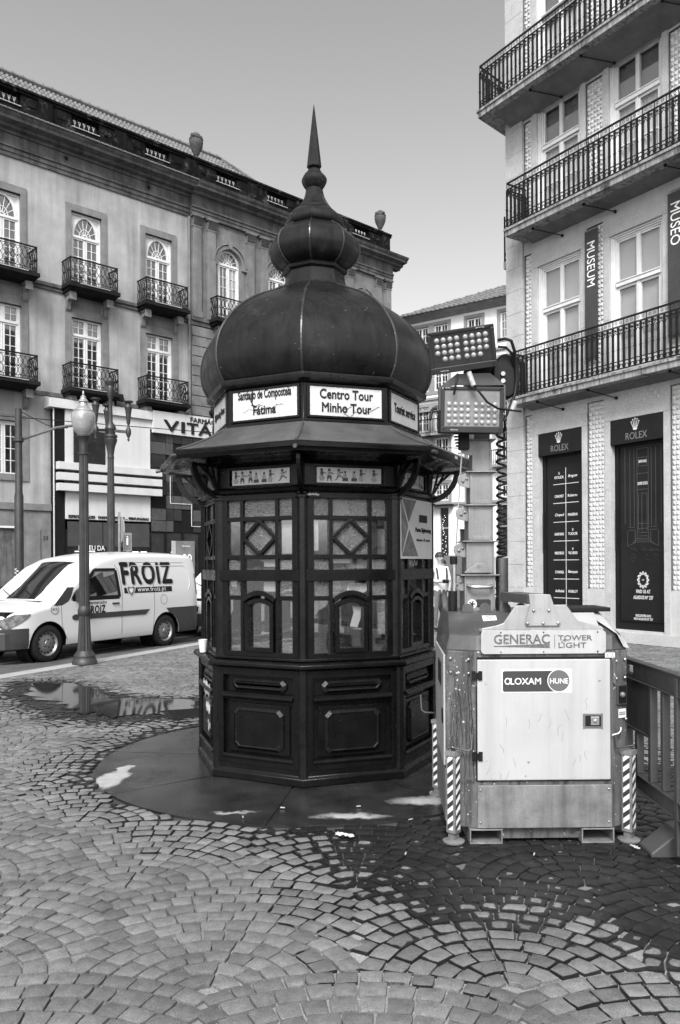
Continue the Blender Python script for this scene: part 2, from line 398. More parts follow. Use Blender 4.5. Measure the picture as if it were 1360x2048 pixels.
L.new(ramp(N,L,wf,0,1,.75,.30),P.inputs['Roughness']); P.inputs['Specular IOR Level'].default_value=.16
bb=N.new('ShaderNodeBump'); bb.inputs['Distance'].default_value=.006; L.new(ramp(N,L,wf,0,1,.8,.3),bb.inputs['Strength']); L.new(noise(N,L,v,140,5,.7),bb.inputs['Height']); L.new(bb.outputs[0],P.inputs['Normal'])
for i in order[:300]:
    me=stone_mesh('cobble_stone',[stones[i]]); o=bpy.data.objects.new('cobble_stone',me); COL.objects.link(o); o.parent=plaza
me=stone_mesh('cobble_stones',[stones[i] for i in order[300:]]); o=bpy.data.objects.new('cobble_stones',me); COL.objects.link(o); o.parent=plaza; o['kind']='stuff'
print('stones',len(stones))
# round slab under the kiosk: eight wedges, wet with a few dry islands
m,n,N,L,P=new('wet_concrete'); slabm=m
v=coords(N,L,world=True); sp=N.new('ShaderNodeSeparateXYZ'); L.new(v,sp.inputs[0])
base=ramp(N,L,noise(N,L,v,3,6),.3,.7,.008,.032); base=mth(N,L,'MULTIPLY',base,ramp(N,L,noise(N,L,v,200,3),.3,.7,.8,1.25))
wob=mth(N,L,'MULTIPLY',mth(N,L,'SUBTRACT',noise(N,L,v,7,4),.5),.22)
isl=None
for (x,y,rx,ry,soft) in ((-1.72,6.05,.10,.27,.22),(-1.70,6.35,.055,.12,.22),(.06,5.12,.22,.06,.5),(.58,5.45,.22,.10,.5),(.86,5.75,.16,.14,.5),(-.70,5.22,.12,.025,.7)):
    dx=mth(N,L,'DIVIDE',mth(N,L,'SUBTRACT',mth(N,L,'ADD',sp.outputs['X'],wob),x),rx); dy=mth(N,L,'DIVIDE',mth(N,L,'SUBTRACT',mth(N,L,'ADD',sp.outputs['Y'],wob),y),ry)
    d=mth(N,L,'SQRT',mth(N,L,'ADD',mth(N,L,'MULTIPLY',dx,dx),mth(N,L,'MULTIPLY',dy,dy)))
    f=ramp(N,L,d,1-soft,1+soft*.6,1,0); isl=f if isl is None else mth(N,L,'MAXIMUM',isl,f)
mx=N.new('ShaderNodeMix'); mx.data_type='FLOAT'; L.new(isl,mx.inputs[0]); L.new(base,mx.inputs[2]); L.new(mth(N,L,'MULTIPLY',ramp(N,L,noise(N,L,v,14,5),.3,.7,.8,1.1),.32),mx.inputs[3]); grey(N,L,mx.outputs[0],P.inputs['Base Color'])
rr=mth(N,L,'MULTIPLY',ramp(N,L,noise(N,L,v,2.2,5),.4,.62,.1,.3),1.); L.new(mth(N,L,'MAXIMUM',rr,mth(N,L,'MULTIPLY',isl,.7)),P.inputs['Roughness'])
bb=N.new('ShaderNodeBump'); bb.inputs['Distance'].default_value=.002; bb.inputs['Strength'].default_value=.5; L.new(noise(N,L,v,150,4),bb.inputs['Height']); L.new(bb.outputs[0],P.inputs['Normal'])
slab=bpy.data.objects.new('round_pavement_slab',None); COL.objects.link(slab); slab['kind']='structure'
for k in range(8):
    a0=R(-98+45*k)+.003; a1=R(-98+45*(k+1))-.003
    pts=[SLC]+[(SLC[0]+SLR*math.cos(a0+(a1-a0)*i/10),SLC[1]+SLR*math.sin(a0+(a1-a0)*i/10)) for i in range(11)]
    pts[0]=(SLC[0]+.03*math.cos((a0+a1)/2),SLC[1]+.03*math.sin((a0+a1)/2))
    MB().prismz(pts,-.05,.002).build('slab_wedge',slabm,slab)
# puddle: flat sheet of water over the low cobbles, ragged outline
def blob(poly,off,n=120,z=0.,amp=.1):
    P=np.array(poly); c=P.mean(0); seg=np.r_[P,P[:1]]; L_=np.r_[0,np.cumsum(np.hypot(*np.diff(seg,axis=0).T))]
    out=[]
    for i in range(n):
        t=L_[-1]*i/n; x=np.interp(t,L_,seg[:,0]); y=np.interp(t,L_,seg[:,1]); d=np.array([x,y])-c; l=np.hypot(*d)
        k=1-off/l+amp*(math.sin(i*.9)*.25+math.sin(i*2.3+1)*.2+random.uniform(-.25,.25))/l
        out.append((*(c+d*k),z))
    return out
wm,n,N,L,P=new('puddle_water'); P.inputs['Base Color'].default_value=(.02,.02,.02,1); P.inputs['Roughness'].default_value=.05; P.inputs['Specular IOR Level'].default_value=.5
bb=N.new('ShaderNodeBump'); bb.inputs['Distance'].default_value=.002; bb.inputs['Strength'].default_value=.12; L.new(noise(N,L,coords(N,L,world=True),8,2),bb.inputs['Height']); L.new(bb.outputs[0],P.inputs['Normal'])
pts=blob(PUD,.42,z=.0062,amp=.28); MB().add(pts,[tuple(range(len(pts)))]).build('puddle_water',wm,kind='structure',recalc=False)
# cast iron drain grating
dr=root('drain_grating','square cast iron drain grating at the edge of the puddle behind the kiosk','drain cover',(-1.62,8.72,.004),R(20))
f=MB(); f.box(-.26,.26,-.26,-.22,-.01,.006); f.box(-.26,.26,.22,.26,-.01,.006); f.box(-.26,-.22,-.22,.22,-.01,.006); f.box(.22,.26,-.22,.22,-.01,.006); f.build('grating_frame',iron,dr)
bars=MB().box(-.218,.218,-.012,.012,-.008,.005).build('grating_bar',iron,dr,loc=(0,-.19,0))
for k in range(1,9): dup(bars,dr,loc=(0,-.19+.0475*k,0))
MB().box(-.22,.22,-.22,.22,-.05,-.04).build('drain_pit',black,dr)
# litter
lit=mat('paper_litter',.4,.8,var=.15,scale=40)
def crumple(x,y,s,label,n=0):
    b=MB(); V=[];F=[]; N_=9
    for i in range(N_):
        for j in range(N_): V.append(((i/(N_-1)-.5)*s*2.2+random.uniform(-.1,.1)*s,(j/(N_-1)-.5)*s*.8+random.uniform(-.1,.1)*s,.008+random.uniform(0,.5)*s*.5))
    for i in range(N_-1):
        for j in range(N_-1): F.append((i*N_+j,(i+1)*N_+j,(i+1)*N_+j+1,i*N_+j+1))
    b.add(V,F); o=b.build('paper_litter',lit,loc=(x,y,.008),rz=random.uniform(0,3),recalc=False); return tag(o,label,'litter')
crumple(.02,4.72,.05,'crumpled white paper lying on wet cobbles in front of the kiosk slab')
crumple(1.98,4.52,.07,'torn clear plastic wrapper lying beside the foot of the road barrier')
crumple(1.64,4.50,.03,'small white scrap lying between the striped jack leg and the barrier foot')
butt=mat('cigarette_paper',.4,.8,var=.1)
for k,(x,y) in enumerate([(.1,5.30),(-.37,5.28),(-.62,5.08),(.42,5.02),(.35,4.42),(.62,5.62),(1.05,4.4)]):
    a=random.uniform(0,3); o=MB().tube([(0,0,0),(.03*math.cos(a),.03*math.sin(a),0)],.004,5).build('cigarette_end',butt,loc=(x,y,.012),recalc=False)
    tag(o,'small pale cigarette end dropped on the wet ground near the kiosk','litter','cigarette ends dropped around the kiosk')
# ================================================================ KIOSK
kp_paint=mat('old_black_gloss_paint',.004,.24,spec=.26,var=.35,scale=4,bump=.12,bscale=70,speck=.24,spscale=55,spc=.06,streak=.35)
kp_dome=mat('weathered_dark_sheet_metal',.010,.33,.1,spec=.28,var=.45,scale=3.2,streak=.75,sscale=26,bump=.12,bscale=40,speck=.25,spscale=34,spc=.12,stain=(3.0,.60,.76,.035))
kp_seam=mat('seam_metal',.03,.3,.3,var=.4,scale=6,speck=.27,spscale=40,spc=.2)
kp_roof=mat('grey_zinc_skirt',.062,.45,.2,var=.25,scale=5,bump=.08,bscale=50,speck=.26,spscale=28,spc=.3)
frost=glassmat('hammered_glass',refl=.1,rough=.25,tint=.85,wave=.6,milk=.42,milkc=.13)
clear=glassmat('kiosk_clear_glass',refl=.55,rough=.02,tint=.97,wave=.02)
KI=root('kiosk','black octagonal kiosk with an onion dome and spire standing on the round slab','kiosk',(-.20,6.787,.006),R(-4.19))
C8=math.cos(PI/8); S8=math.sin(PI/8)
def face(o,j): o.rotation_euler[2]=R(22.5+45*j); return o
def oct8(prof,name,m,par=KI,smooth=25,bevel=0,**k):
    return MB().lathe(prof,8,(0,0),-PI/2).build(name,m,par,smooth=smooth,bevel=bevel,**k)
# plinth and base
a0=1.015*C8
oct8([(1.02,0),(1.02,.05),(1.0,.07),(1.0,.115),(.985,.12)],'plinth',kp_paint,bevel=.004)
oct8([(.96,.1),(.96,.84)],'base_core',kp_paint)
def raised(cx,z0,z1,hw,ch,y):
    """raised field with chamfered corners and sloped edges"""
    b=MB()
    def oc(h,v0,v1,c,yy): return [(-h+c,yy,v0),(h-c,yy,v0),(h,yy,v0+c),(h,yy,v1-c),(h-c,yy,v1),(-h+c,yy,v1),(-h,yy,v1-c),(-h,yy,v0+c)]
    A=oc(hw,z0,z1,ch,y); B=oc(hw,z0,z1,ch,y-.012); C_=oc(hw-.02,z0+.02,z1-.02,ch*.9,y-.026); D=oc(hw-.028,z0+.028,z1-.028,ch*.85,y-.022)
    V=A+B+C_+D; F=[]
    for l in range(3):
        for i in range(8): k=(i+1)%8; F.append((l*8+i,l*8+k,(l+1)*8+k,(l+1)*8+i))
    F.append(tuple(range(24,32))); return b.add(V,F)
ya=-.965*C8
pf=MB(); H_=.375
pf.box(-H_,-.305,ya-.035,ya+.01,.11,.83); pf.box(.305,H_,ya-.035,ya+.01,.11,.83)
pf.box(-.305,.305,ya-.035,ya+.01,.775,.83); pf.box(-.305,.305,ya-.035,ya+.01,.595,.635); pf.box(-.305,.305,ya-.035,ya+.01,.11,.165)
pf.prismx([(ya-.035,.600),(ya-.058,.612),(ya-.058,.626),(ya-.035,.648)],-.305,.305); pf.prismx([(ya-.035,.155),(ya-.05,.16),(ya-.05,.172),(ya-.035,.185)],-.305,.305)
pf0=pf.build('base_panel',kp_paint,KI,bevel=.003)
raised(0,.660,.752,.235,.03,ya).build('raised_field',kp_paint,pf0,bevel=0)
rm=MB(); rm.box(-.26,.26,ya-.012,ya,.20,.565); rm.build('field_backing',kp_paint,pf0,bevel=.004)
raised(0,.225,.535,.215,.035,ya-.012).build('raised_field',kp_paint,pf0)
face(pf0,0)
for j in range(1,8): dup(pf0,KI,rz=R(22.5+45*j))
# corner posts: flat pilaster below, slim column above
def post(z0,z1,r,wd,nm,caps=False):
    b=MB(); b.box(-wd,wd,-r-.012,-r+.07,z0,z1)
    b.prismz([(-wd-.02,-r+.02),(-wd*.7,-r-.02),(wd*.7,-r-.02),(wd+.02,-r+.02)],z0,z1)
    if caps:
        for z in (z1-.012,z1-.04): b.prismz([(-wd-.03,-r+.02),(-wd*1.1,-r-.035),(wd*1.1,-r-.035),(wd+.03,-r+.02)],z,z+.014)
    return b
p0=post(.05,.84,.985,.032,'').build('base_corner_post',kp_paint,KI,bevel=.003)
p1=post(.895,2.125,.962,.026,'',True).build('corner_column',kp_paint,KI,bevel=.003)
for j in range(1,8): dup(p0,KI,rz=R(45*j)); dup(p1,KI,rz=R(45*j))
oct8([(.97,.825),(1.03,.835),(1.055,.85),(1.055,.872),(1.04,.885),(.90,.893)],'counter',kp_paint,bevel=.003)
oct8([(.90,.893),(.99,.895),(.99,.912),(.975,.92)],'window_sill',kp_paint,bevel=.002)
# window wall of one face
aw=.945*C8; yw=-aw
def ww():
    b=MB(); Y0,Y1=yw-.022,yw+.022
    def hb(z0,z1,x0=-.345,x1=.345,e=0): b.box(x0,x1,Y0-e,Y1,z0,z1)
    hb(.905,.952); hb(2.082,2.13); hb(1.478,1.562,e=.012)
    for s in (-1,1):
        b.box(*sorted((s*.283,s*.345)),Y0,Y1,.952,1.478); b.box(*sorted((s*.283,s*.345)),Y0,Y1,1.562,2.082)
        b.box(*sorted((s*.141,s*.166)),Y0,Y1,.952,1.478); b.box(*sorted((s*.139,s*.166)),Y0,Y1,1.562,2.082)
    e=.0015
    for z0,z1 in ((1.640,1.672),(1.925,1.957)): 
        for x0,x1 in ((-.283,-.166),(-.139,.139),(.166,.283)): b.box(x0,x1,Y0+e,Y1-e,z0,z1)
    for x0,x1 in ((-.283,-.166),(.166,.283)): b.box(x0,x1,Y0+e,Y1-e,1.335,1.368)
    # diamond
    cz=1.798; hx,hz=.139,.126
    for a,c in (((-hx,cz),(0,cz+hz)),((0,cz+hz),(hx,cz)),((hx,cz),(0,cz-hz)),((0,cz-hz),(-hx,cz))):
        b.bar((a[0],yw-.004,a[1]),(c[0],yw-.004,c[1]),.026,.044)
    return b
W0=ww().build('window_wall',kp_paint,KI,bevel=.0025)
# arched serving window inside the wall
a=MB(); pts=[(x,yw-.01,1.335+.055*(1-(x/.139)**2)) for x in np.linspace(-.139,.139,11)]
a.path(pts,.036,.05); ai=MB()
pts2=[(x,yw-.014,1.298+.035*(1-(x/.108)**2)) for x in np.linspace(-.108,.108,9)]
ai.path(pts2,.03,.04); ai.box(-.125,-.094,yw-.034,yw+.01,.952,1.31); ai.box(.094,.125,yw-.034,yw+.01,.952,1.31); ai.box(-.094,.094,yw-.034,yw+.01,.952,.985)
a.build('window_arch',kp_paint,W0,bevel=.002); ai.build('serving_window_frame',kp_paint,W0,bevel=.002)
def pane(poly,mt,nm='pane'):
    b=MB(); b.prism(poly,yw+.004,yw+.008); return b.build(nm,mt,W0)
rc=lambda x0,x1,z0,z1:[(x0,z0),(x1,z0),(x1,z1),(x0,z1)]
SX=((-.285,-.164),(-.141,.141),(.164,.285))
for i,(x0,x1) in enumerate(SX):
    pane(rc(x0,x1,1.955,2.084),frost); pane(rc(x0,x1,1.56,1.642),frost if i!=1 else clear)
for i in (0,2): pane(rc(*SX[i],1.67,1.927),clear); pane(rc(*SX[i],1.366,1.48),frost); pane(rc(*SX[i],.95,1.337),clear)
pane([(-.139,1.798),(0,1.924),(.139,1.798),(0,1.672)],frost,'diamond_pane')
for sx in (-1,1):
    for sz in (-1,1): pane([(sx*.141,1.798+sz*.128),(sx*.141,1.798+sz*.006),(sx*.006,1.798+sz*.128)],frost,'corner_pane')
pane([(-.141,1.32)]+[(x,1.335+.055*(1-(x/.141)**2)) for x in np.linspace(-.141,.141,9)]+[(.141,1.32),(.141,1.48),(-.141,1.48)],clear)
pane([(-.095,.98),(.095,.98)]+[(x,1.298+.035*(1-(x/.1)**2)) for x in np.linspace(.095,-.095,7)],clear,'serving_pane')
face(W0,0)
for j in range(1,8): dup(W0,KI,rz=R(22.5+45*j))
# frieze with the tiles
oct8([(.94,2.12),(.985,2.125),(1.01,2.135),(1.018,2.152),(1.01,2.166),(.975,2.178),(.945,2.18)],'lintel_moulding',kp_paint,bevel=0,smooth=50)
oct8([(.925,2.17),(.925,2.36)],'frieze_core',kp_paint)
fr=MB(); yf=-.925*C8
fr.box(-.35,-.268,yf-.03,yf+.01,2.18,2.335); fr.box(.268,.35,yf-.03,yf+.01,2.18,2.335); fr.box(-.268,.268,yf-.03,yf+.01,2.18,2.198); fr.box(-.268,.268,yf-.03,yf+.01,2.312,2.335)
F0=fr.build('frieze_frame',kp_paint,KI,bevel=.003)
face(F0,0)
for j in range(1,8): dup(F0,KI,rz=R(22.5+45*j))
tilem=mat('glazed_white_tile',.5,.2,var=.04,scale=6,coat=.6)
figm=mat('tile_painting',.05,.5,var=.5,scale=60); figl=mat('tile_painting_grey',.3,.5,var=.3,scale=60)
def figure(b,x,z,s,kind,mir=1):
    y=yf-.0155
    def P(pts,mi=0): b.add([(x+mir*px*s,y-.0004*mi,z+pz*s) for px,pz in pts],[tuple(range(len(pts)))],mi)
    circ=lambda cx,cz,r,n=8:[(cx+r*math.cos(2*PI*i/n),cz+r*math.sin(2*PI*i/n)) for i in range(n)]
    P(circ(0,.84,.12))
    if kind==0: # girl in a wide skirt
        P([(-.1,.72),(.1,.72),(.12,.45),(-.12,.45)]); P([(-.12,.45),(.12,.45),(.27,.12),(-.27,.12)],1); P([(-.12,.12),(-.05,.12),(-.05,0),(-.14,0)]); P([(.05,.12),(.12,.12),(.14,0),(.05,0)]); P([(.1,.68),(.36,.6),(.36,.54),(.1,.58)])
    elif kind==1: # boy in baggy trousers
        P([(-.11,.72),(.11,.72),(.13,.42),(-.13,.42)],1); P([(-.15,.44),(.15,.44),(.2,.15),(.05,.13),(0,.3),(-.05,.13),(-.2,.15)]); P([(-.16,.14),(-.09,.14),(-.09,0),(-.2,0)]); P([(.09,.14),(.16,.14),(.2,0),(.09,0)]); P([(-.1,.68),(-.36,.56),(-.36,.5),(-.1,.58)])
    elif kind==2: # running child
        P([(-.12,.7),(.1,.74),(.1,.42),(-.1,.4)],1); P([(-.12,.42),(.12,.44),(.3,.2),(.42,.22),(.42,.3),(.3,.32)]); P([(-.1,.44),(.05,.42),(-.15,.1),(-.3,.02),(-.34,.08),(-.2,.16)]); P([(.1,.7),(.4,.74),(.4,.68),(.1,.6)])
    else: # crouching child
        P([(-.16,.7),(.12,.7),(.2,.3),(-.2,.3)],1); P([(-.26,.32),(.26,.32),(.3,0),(-.3,0)])
SCN=[[(-.24,0,1),(.24,1,-1)],[(-.2,1,1),(.22,3,1)],[(-.25,3,1),(.2,0,1)],[(0,2,1)]]
for j,perm in ((7,(0,1,2,3)),(0,(0,1,2,3)),(1,(2,0,3,1)),(6,(3,2,1,0))):
    for q in range(4):
        x0=-.252+.126*q; t_=MB().box(x0+.0008,x0+.1252,yf-.014,yf-.002,2.199,2.311).build('picture_tile',tilem,KI); face(t_,j)
        fb=MB(); k=perm[q]
        for dx,kd,mr in SCN[k]: figure(fb,x0+.063+dx*.12+(.004 if j==0 else 0),2.212,.096 if kd!=3 else .08,(kd+(j==0 and q%2))%3 if kd!=3 else 3,mr)
        g=fb.build('tile_painting',[figm,figl],t_,recalc=False)
# eave, brackets, spouts, skirt roof
oct8([(.925,2.335),(.96,2.338),(.985,2.36),(1.06,2.368),(1.08,2.385),(1.255,2.392),(1.275,2.378),(1.315,2.380),(1.322,2.40),(1.335,2.408),(1.338,2.436),(1.328,2.445),(1.30,2.45)],'eave',kp_paint,bevel=0,smooth=50)
rf=oct8([(1.318,2.448),(1.20,2.487),(1.02,2.566),(.905,2.635),(.89,2.65)],'skirt_roof',kp_roof)
for j in range(8):
    a=-PI/2+j*PI/4; MB().tube([(r*math.cos(a),r*math.sin(a),z+.004) for r,z in ((1.32,2.448),(1.20,2.487),(1.02,2.566),(.905,2.635))],.009,6).build('roof_rib',kp_roof,KI)
def bracket():
    b=MB()
    # quarter round plate with slots, in the plane x=0, reaching outward (-y)
    t=.014; cy,cz=-.93,2.37; ro=.27; ri=.225
    A=[PI+ (PI/2)*i/12 for i in range(13)]
    prev=None
    for a in A:
        q=(cy+ro*math.cos(a)*1.0,cz+ro*math.sin(a)),(cy+ri*math.cos(a),cz+ri*math.sin(a))
        if prev: b.prismx([prev[0],q[0],q[1],prev[1]],-t,t)
        prev=q
    b.box(-t,t,cy-ro,cy,cz-.03,cz-.005); b.box(-t,t,cy-.03,cy,cz-ro-.02,cz)
    for k in range(5):
        s=.045+.05*k; L_=(ri**2-s*s)**.5 if s<ri else 0
        if L_>0: b.bar((0,cy-s,cz-.02),(0,cy-s*.35-.01,cz-min(L_,.2)-.01),.02,.026,up=(1,0,0))
    return b
B0=bracket().build('eave_bracket',kp_paint,KI)
for j in range(1,8): dup(B0,KI,rz=R(45*j))
spt=MB().tube([(0,-1.30,2.412),(0,-1.372,2.398)],.014,10).build('drain_spout',mat('dull_pipe',.12,.5,.6,var=.3),KI)
for j in range(1,8): dup(spt,KI,rz=R(45*j))
# sign drum
oct8([(.885,2.64),(.885,2.675),(.865,2.68),(.865,2.94),(.885,2.945),(.90,2.96)],'sign_drum',kp_paint,bevel=.003)
oct8([(.88,2.945),(.905,2.955),(.925,2.965),(.932,2.99),(.932,3.008),(.90,3.016),(.86,3.03)],'drum_cornice',kp_dome,bevel=.002)
ys=-.865*C8
signs={7:[('Santiago de Compostela',.095,.066,.47),('Fátima',.095,-.045,.20)],0:[('Centro Tour',.098,.052,.42),('Minho Tour',.098,-.048,.39)],1:[('Tourist service',.10,.0,.44)],6:[('Sightseeing Tours',.075,.0,.44)],
 5:[],4:[],3:[],2:[]}
pfr=MB(); pfr.box(-.305,-.286,ys-.016,ys,2.685,2.935); pfr.box(.286,.305,ys-.016,ys,2.685,2.935); pfr.box(-.286,.286,ys-.016,ys,2.685,2.70); pfr.box(-.286,.286,ys-.016,ys,2.918,2.935)
P0=pfr.build('sign_frame',kp_paint,KI,bevel=.002); face(P0,0)
for j in range(1,8): dup(P0,KI,rz=R(22.5+45*j))
scr=mat('worn_sign_board',.47,.5,var=.1,scale=8,stain=(9,.63,.70,.12),streak=.15)
for j,ls in signs.items():
    bd=MB().box(-.282,.282,ys-.009,ys-.001,2.702,2.916).build('sign_board',scr,KI); face(bd,j)
    for s,sz,dz,wd in ls:
        text('lettering',s,sz,inkd,bd,(0,ys-.0115,2.812+dz),bold=.028,width=wd)
    # torn vinyl
    if j in (7,0):
        for q in range(5 if j==7 else 3):
            b=MB()
            x=random.uniform(-.2,.1) if j==7 else random.uniform(-.05,.22); z=2.72+random.uniform(0,.09); p=[]
            for s_ in range(9): p.append((x,ys-.0125,z)); x+=random.uniform(.004,.022); z+=random.uniform(-.012,.016)
            b.path(p,.0012+random.uniform(0,.0018),.001).build('torn_vinyl',inkd,bd,recalc=False)
        if j==7: MB().path([(-.105,ys-.0125,2.915),(-.10,ys-.0125,2.87),(-.11,ys-.0125,2.83),(-.098,ys-.0125,2.80)],.011,.001).build('torn_vinyl',inkd,bd,recalc=False)
# onion dome in three bulbs and the spire
k_=.00429
def pr(lst): return [(hw*k_,1.6+(1130-y)*.004212) for y,hw in lst]
d1=pr([(794,212),(788,216),(776,222),(760,226),(742,227),(725,225),(710,221),(695,214),(678,203),(662,190),(646,173),(632,154),(620,134),(610,113),(602,96),(596,86),(590,72),(586,62)])
d2=pr([(594,76),(590,71),(586,66),(580,63),(570,60),(560,58.5),(552,58)])
dm=pr([(554,60),(551,64),(547,65),(543,63),(541,59)])
d3=pr([(545,58),(541,66),(535,75),(525,83),(512,88),(500,88),(488,84),(478,76),(470,66),(464,57),(458,50)])
d4=pr([(463,48),(460,53),(455,57),(448,58),(441,56),(434,50),(428,42),(424,36)])
d5=pr([(427,37),(422,36.5),(418,33),(408,26),(396,20),(384,17),(376,16)])
d6=pr([(382,15),(378,19),(371,23),(364,25),(358,24),(352,20),(350,15)])
d7=pr([(352,14),(344,14),(343,12),(338,9)])
d8=pr([(338,13),(336,14.5),(300,10.6),(260,6.2),(225,2.3),(211,.4)])
def facetbulge(prof,nm,par=KI,sub=4,bul=.03):
    """eight segments, each one a little swollen between the seams"""
    b=MB(); n=8*sub; V=[];F=[]
    for r,z in prof:
        for k in range(n):
            a=-PI/2+2*PI*k/n; t=(k%sub)/sub; f=C8/math.cos((t-.5)*PI/4)
            f=f+bul*math.sin(PI*t)*(1-C8)*6
            V.append((r*f*math.cos(a),r*f*math.sin(a),z))
    for i in range(len(prof)-1):
        for k in range(n): F.append((i*n+k,i*n+(k+1)%n,(i+1)*n+(k+1)%n,(i+1)*n+k))
    F.append(tuple(range(n))[::-1]); F.append(tuple((len(prof)-1)*n+k for k in range(n)))
    b.add(V,F); o=b.build(nm,kp_dome,par,smooth=22); return o
def fine(prof,m_=3):
    out=[]
    for i in range(len(prof)-1):
        p0=prof[max(0,i-1)];p1=prof[i];p2=prof[i+1];p3=prof[min(len(prof)-1,i+2)]
        for q in range(m_):
            t=q/m_; out.append(tuple(.5*((2*p1[c])+(-p0[c]+p2[c])*t+(2*p0[c]-5*p1[c]+4*p2[c]-p3[c])*t*t+(-p0[c]+3*p1[c]-3*p2[c]+p3[c])*t**3) for c in (0,1)))
    return out+[prof[-1]]
for nm,pf_,mm in (('dome',d1,3),('dome_neck',d2,2),('small_dome',d3,3),('dome_collar',d4,3),('spire_neck',d5,3),('spire_knob',d6,3)):
    g=facetbulge(fine(pf_,mm),nm)
    if nm in('dome','small_dome'):
        for j in range(8):
            a=-PI/2+j*PI/4; MB().tube([(r*1.0*math.cos(a),r*math.sin(a),z) for r,z in fine(pf_,2)],.011 if nm=='dome' else .008,6).build('seam',kp_seam,g)
oct8(dm,'neck_moulding',kp_dome); oct8(d7,'spire_collar',kp_dome); oct8(d8,'spire',kp_dome)
# interior: floor, table edge, papers stuck to the glass
oct8([(.9,.02),(.9,.06)],'kiosk_floor',dark)
oct8([(.9,2.30),(.9,2.33)],'kiosk_ceiling',mat('kiosk_ceiling_board',.25,.8),smooth=25)
MB().box(-.55,.55,.25,.75,.84,.88).build('inner_desk',mat('worn_desk_top',.2,.6),KI)
pap=mat('sun_bleached_paper',.6,.7,var=.06,scale=5)
def paper(j,poly,m_=pap,y=.012,nm='stuck_paper'):
    b=MB(); b.prism(poly,yw+y,yw+y+.001); o=b.build(nm,m_,KI); return face(o,j)
paper(0,[(-.14,1.955),(.055,1.955),(.03,1.975),(-.005,2.0),(-.01,2.03),(-.02,2.078),(-.14,2.078)])
paper(0,rc(.0,.137,1.965,2.04),mat('grey_notice',.16,.6))
paper(0,[(-.138,1.608),(-.005,1.607),(.003,1.613),(.005,1.64),(-.138,1.64)]); paper(0,rc(.01,.135,1.57,1.63),mat('grey_notice',.16,.6))
paper(0,[(-.03,1.37),(.10,1.385),(.135,1.40),(.135,1.46),(-.01,1.46)]); paper(0,[(.0,1.14),(.06,1.13),(.085,1.20),(.09,1.28),(.02,1.29),(.03,1.24)])
paper(7,rc(.025,.13,1.585,1.638),mat('pale_notice',.5,.6)); paper(7,rc(.02,.12,1.40,1.47),mat('pale_notice',.5,.6)); paper(7,rc(.03,.13,1.958,1.975),pap)
paper(7,rc(-.13,.02,1.565,1.625),dark); paper(0,rc(-.28,-.24,1.7,1.92),mat('pale_notice',.5,.6)); paper(7,rc(.168,.282,1.68,1.9),mat('pale_notice',.5,.6),.03)
for j,x0,x1,z0,z1 in ((2,-.2,.0,1.0,1.3),(3,-.1,.2,1.0,1.45),(4,.0,.25,.97,1.3),(3,.2,.28,1.6,1.9),(4,-.28,-.1,1.55,1.9)):
    paper(j,rc(x0,x1,z0,z1),mat('dark_poster',.05,.6))
# poster over the upper right hand face
po=MB().box(-.335,.335,yw-.036,yw-.030,1.64,2.105).build('poster',mat('pale_poster',.42,.5,var=.05,scale=4),KI); face(po,1)
dk=mat('poster_dark_photo',.08,.5,var=.6,scale=14)
MB().prism([(-.33,1.66),(-.33,2.09),(-.19,1.89)],yw-.0375,yw-.037).build('poster_picture',dk,po); MB().prism([(-.31,2.098),(-.02,2.098),(-.18,1.92)],yw-.0375,yw-.037).build('poster_picture',dk,po)
MB().prism([(-.32,1.66),(.02,1.66),(-.17,1.87)],yw-.0375,yw-.037).build('poster_picture',dk,po)
for q in ((.04,1.93,.18,.06),): MB().box(q[0]+.0,q[0]+q[2],yw-.0385,yw-.0375,q[1],q[1]+q[3]).build('poster_bus',inkd,po)
text('lettering','Porto Sightseeing',.05,inkd,po,(.13,yw-.038,1.865),width=.34,bold=.01); text('lettering','cityrama  ◆  porto',.03,inkd,po,(.13,yw-.038,1.79),width=.30)
# graffiti scrawls
gm=mat('white_marker_scrawl',.6,.6,var=.2,scale=30)
def scrawl(j,x,z,w_,h_,n,rad,y,par=KI,m_=gm,nm='graffiti'):
    b=MB(); p=[]
    for i in range(n):
        p.append((x+w_*(i/(n-1))+random.uniform(-.15,.15)*w_/3,y,z+h_*(.5+.5*math.sin(i*2.1+random.uniform(-.6,.6)))))
    q=[]
    for i in range(len(p)-1):
        for t in (0,.33,.66): q.append(tuple(p[i][c]*(1-t)+p[i+1][c]*t+(random.uniform(-.004,.004) if c!=1 else 0) for c in range(3)))
    b.path(q,rad,.0015); o=b.build(nm,m_,par,recalc=False); return face(o,j)
scrawl(1,-.15,1.58,.24,.06,14,.005,yw-.001); scrawl(0,-.33,2.10,.09,.018,16,.005,yw-.026)
scrawl(6,-.1,.55,.33,.13,18,.010,ya-.045); scrawl(6,.0,.42,.20,.10,14,.008,ya-.04); scrawl(6,.08,.28,.12,.10,6,.004,ya-.04)
sv=text('lettering','BEN',.035,gm,KI,(0,0,0)); 
sv.location=(1.336*C8*math.sin(R(67.5))*1.0+.0,-1.336*C8*math.cos(R(67.5)),2.42); sv.rotation_euler=(PI/2,0,R(67.5))
# paper cup left on the counter
cup=MB().lathe([(.026,0),(.037,.10),(.039,.102),(.036,.102),(.026,.006)],16).build('paper_cup',pap,loc=(-.20-.915,6.787-.25,.90)); tag(cup,'white paper cup left standing on the kiosk counter','cup')
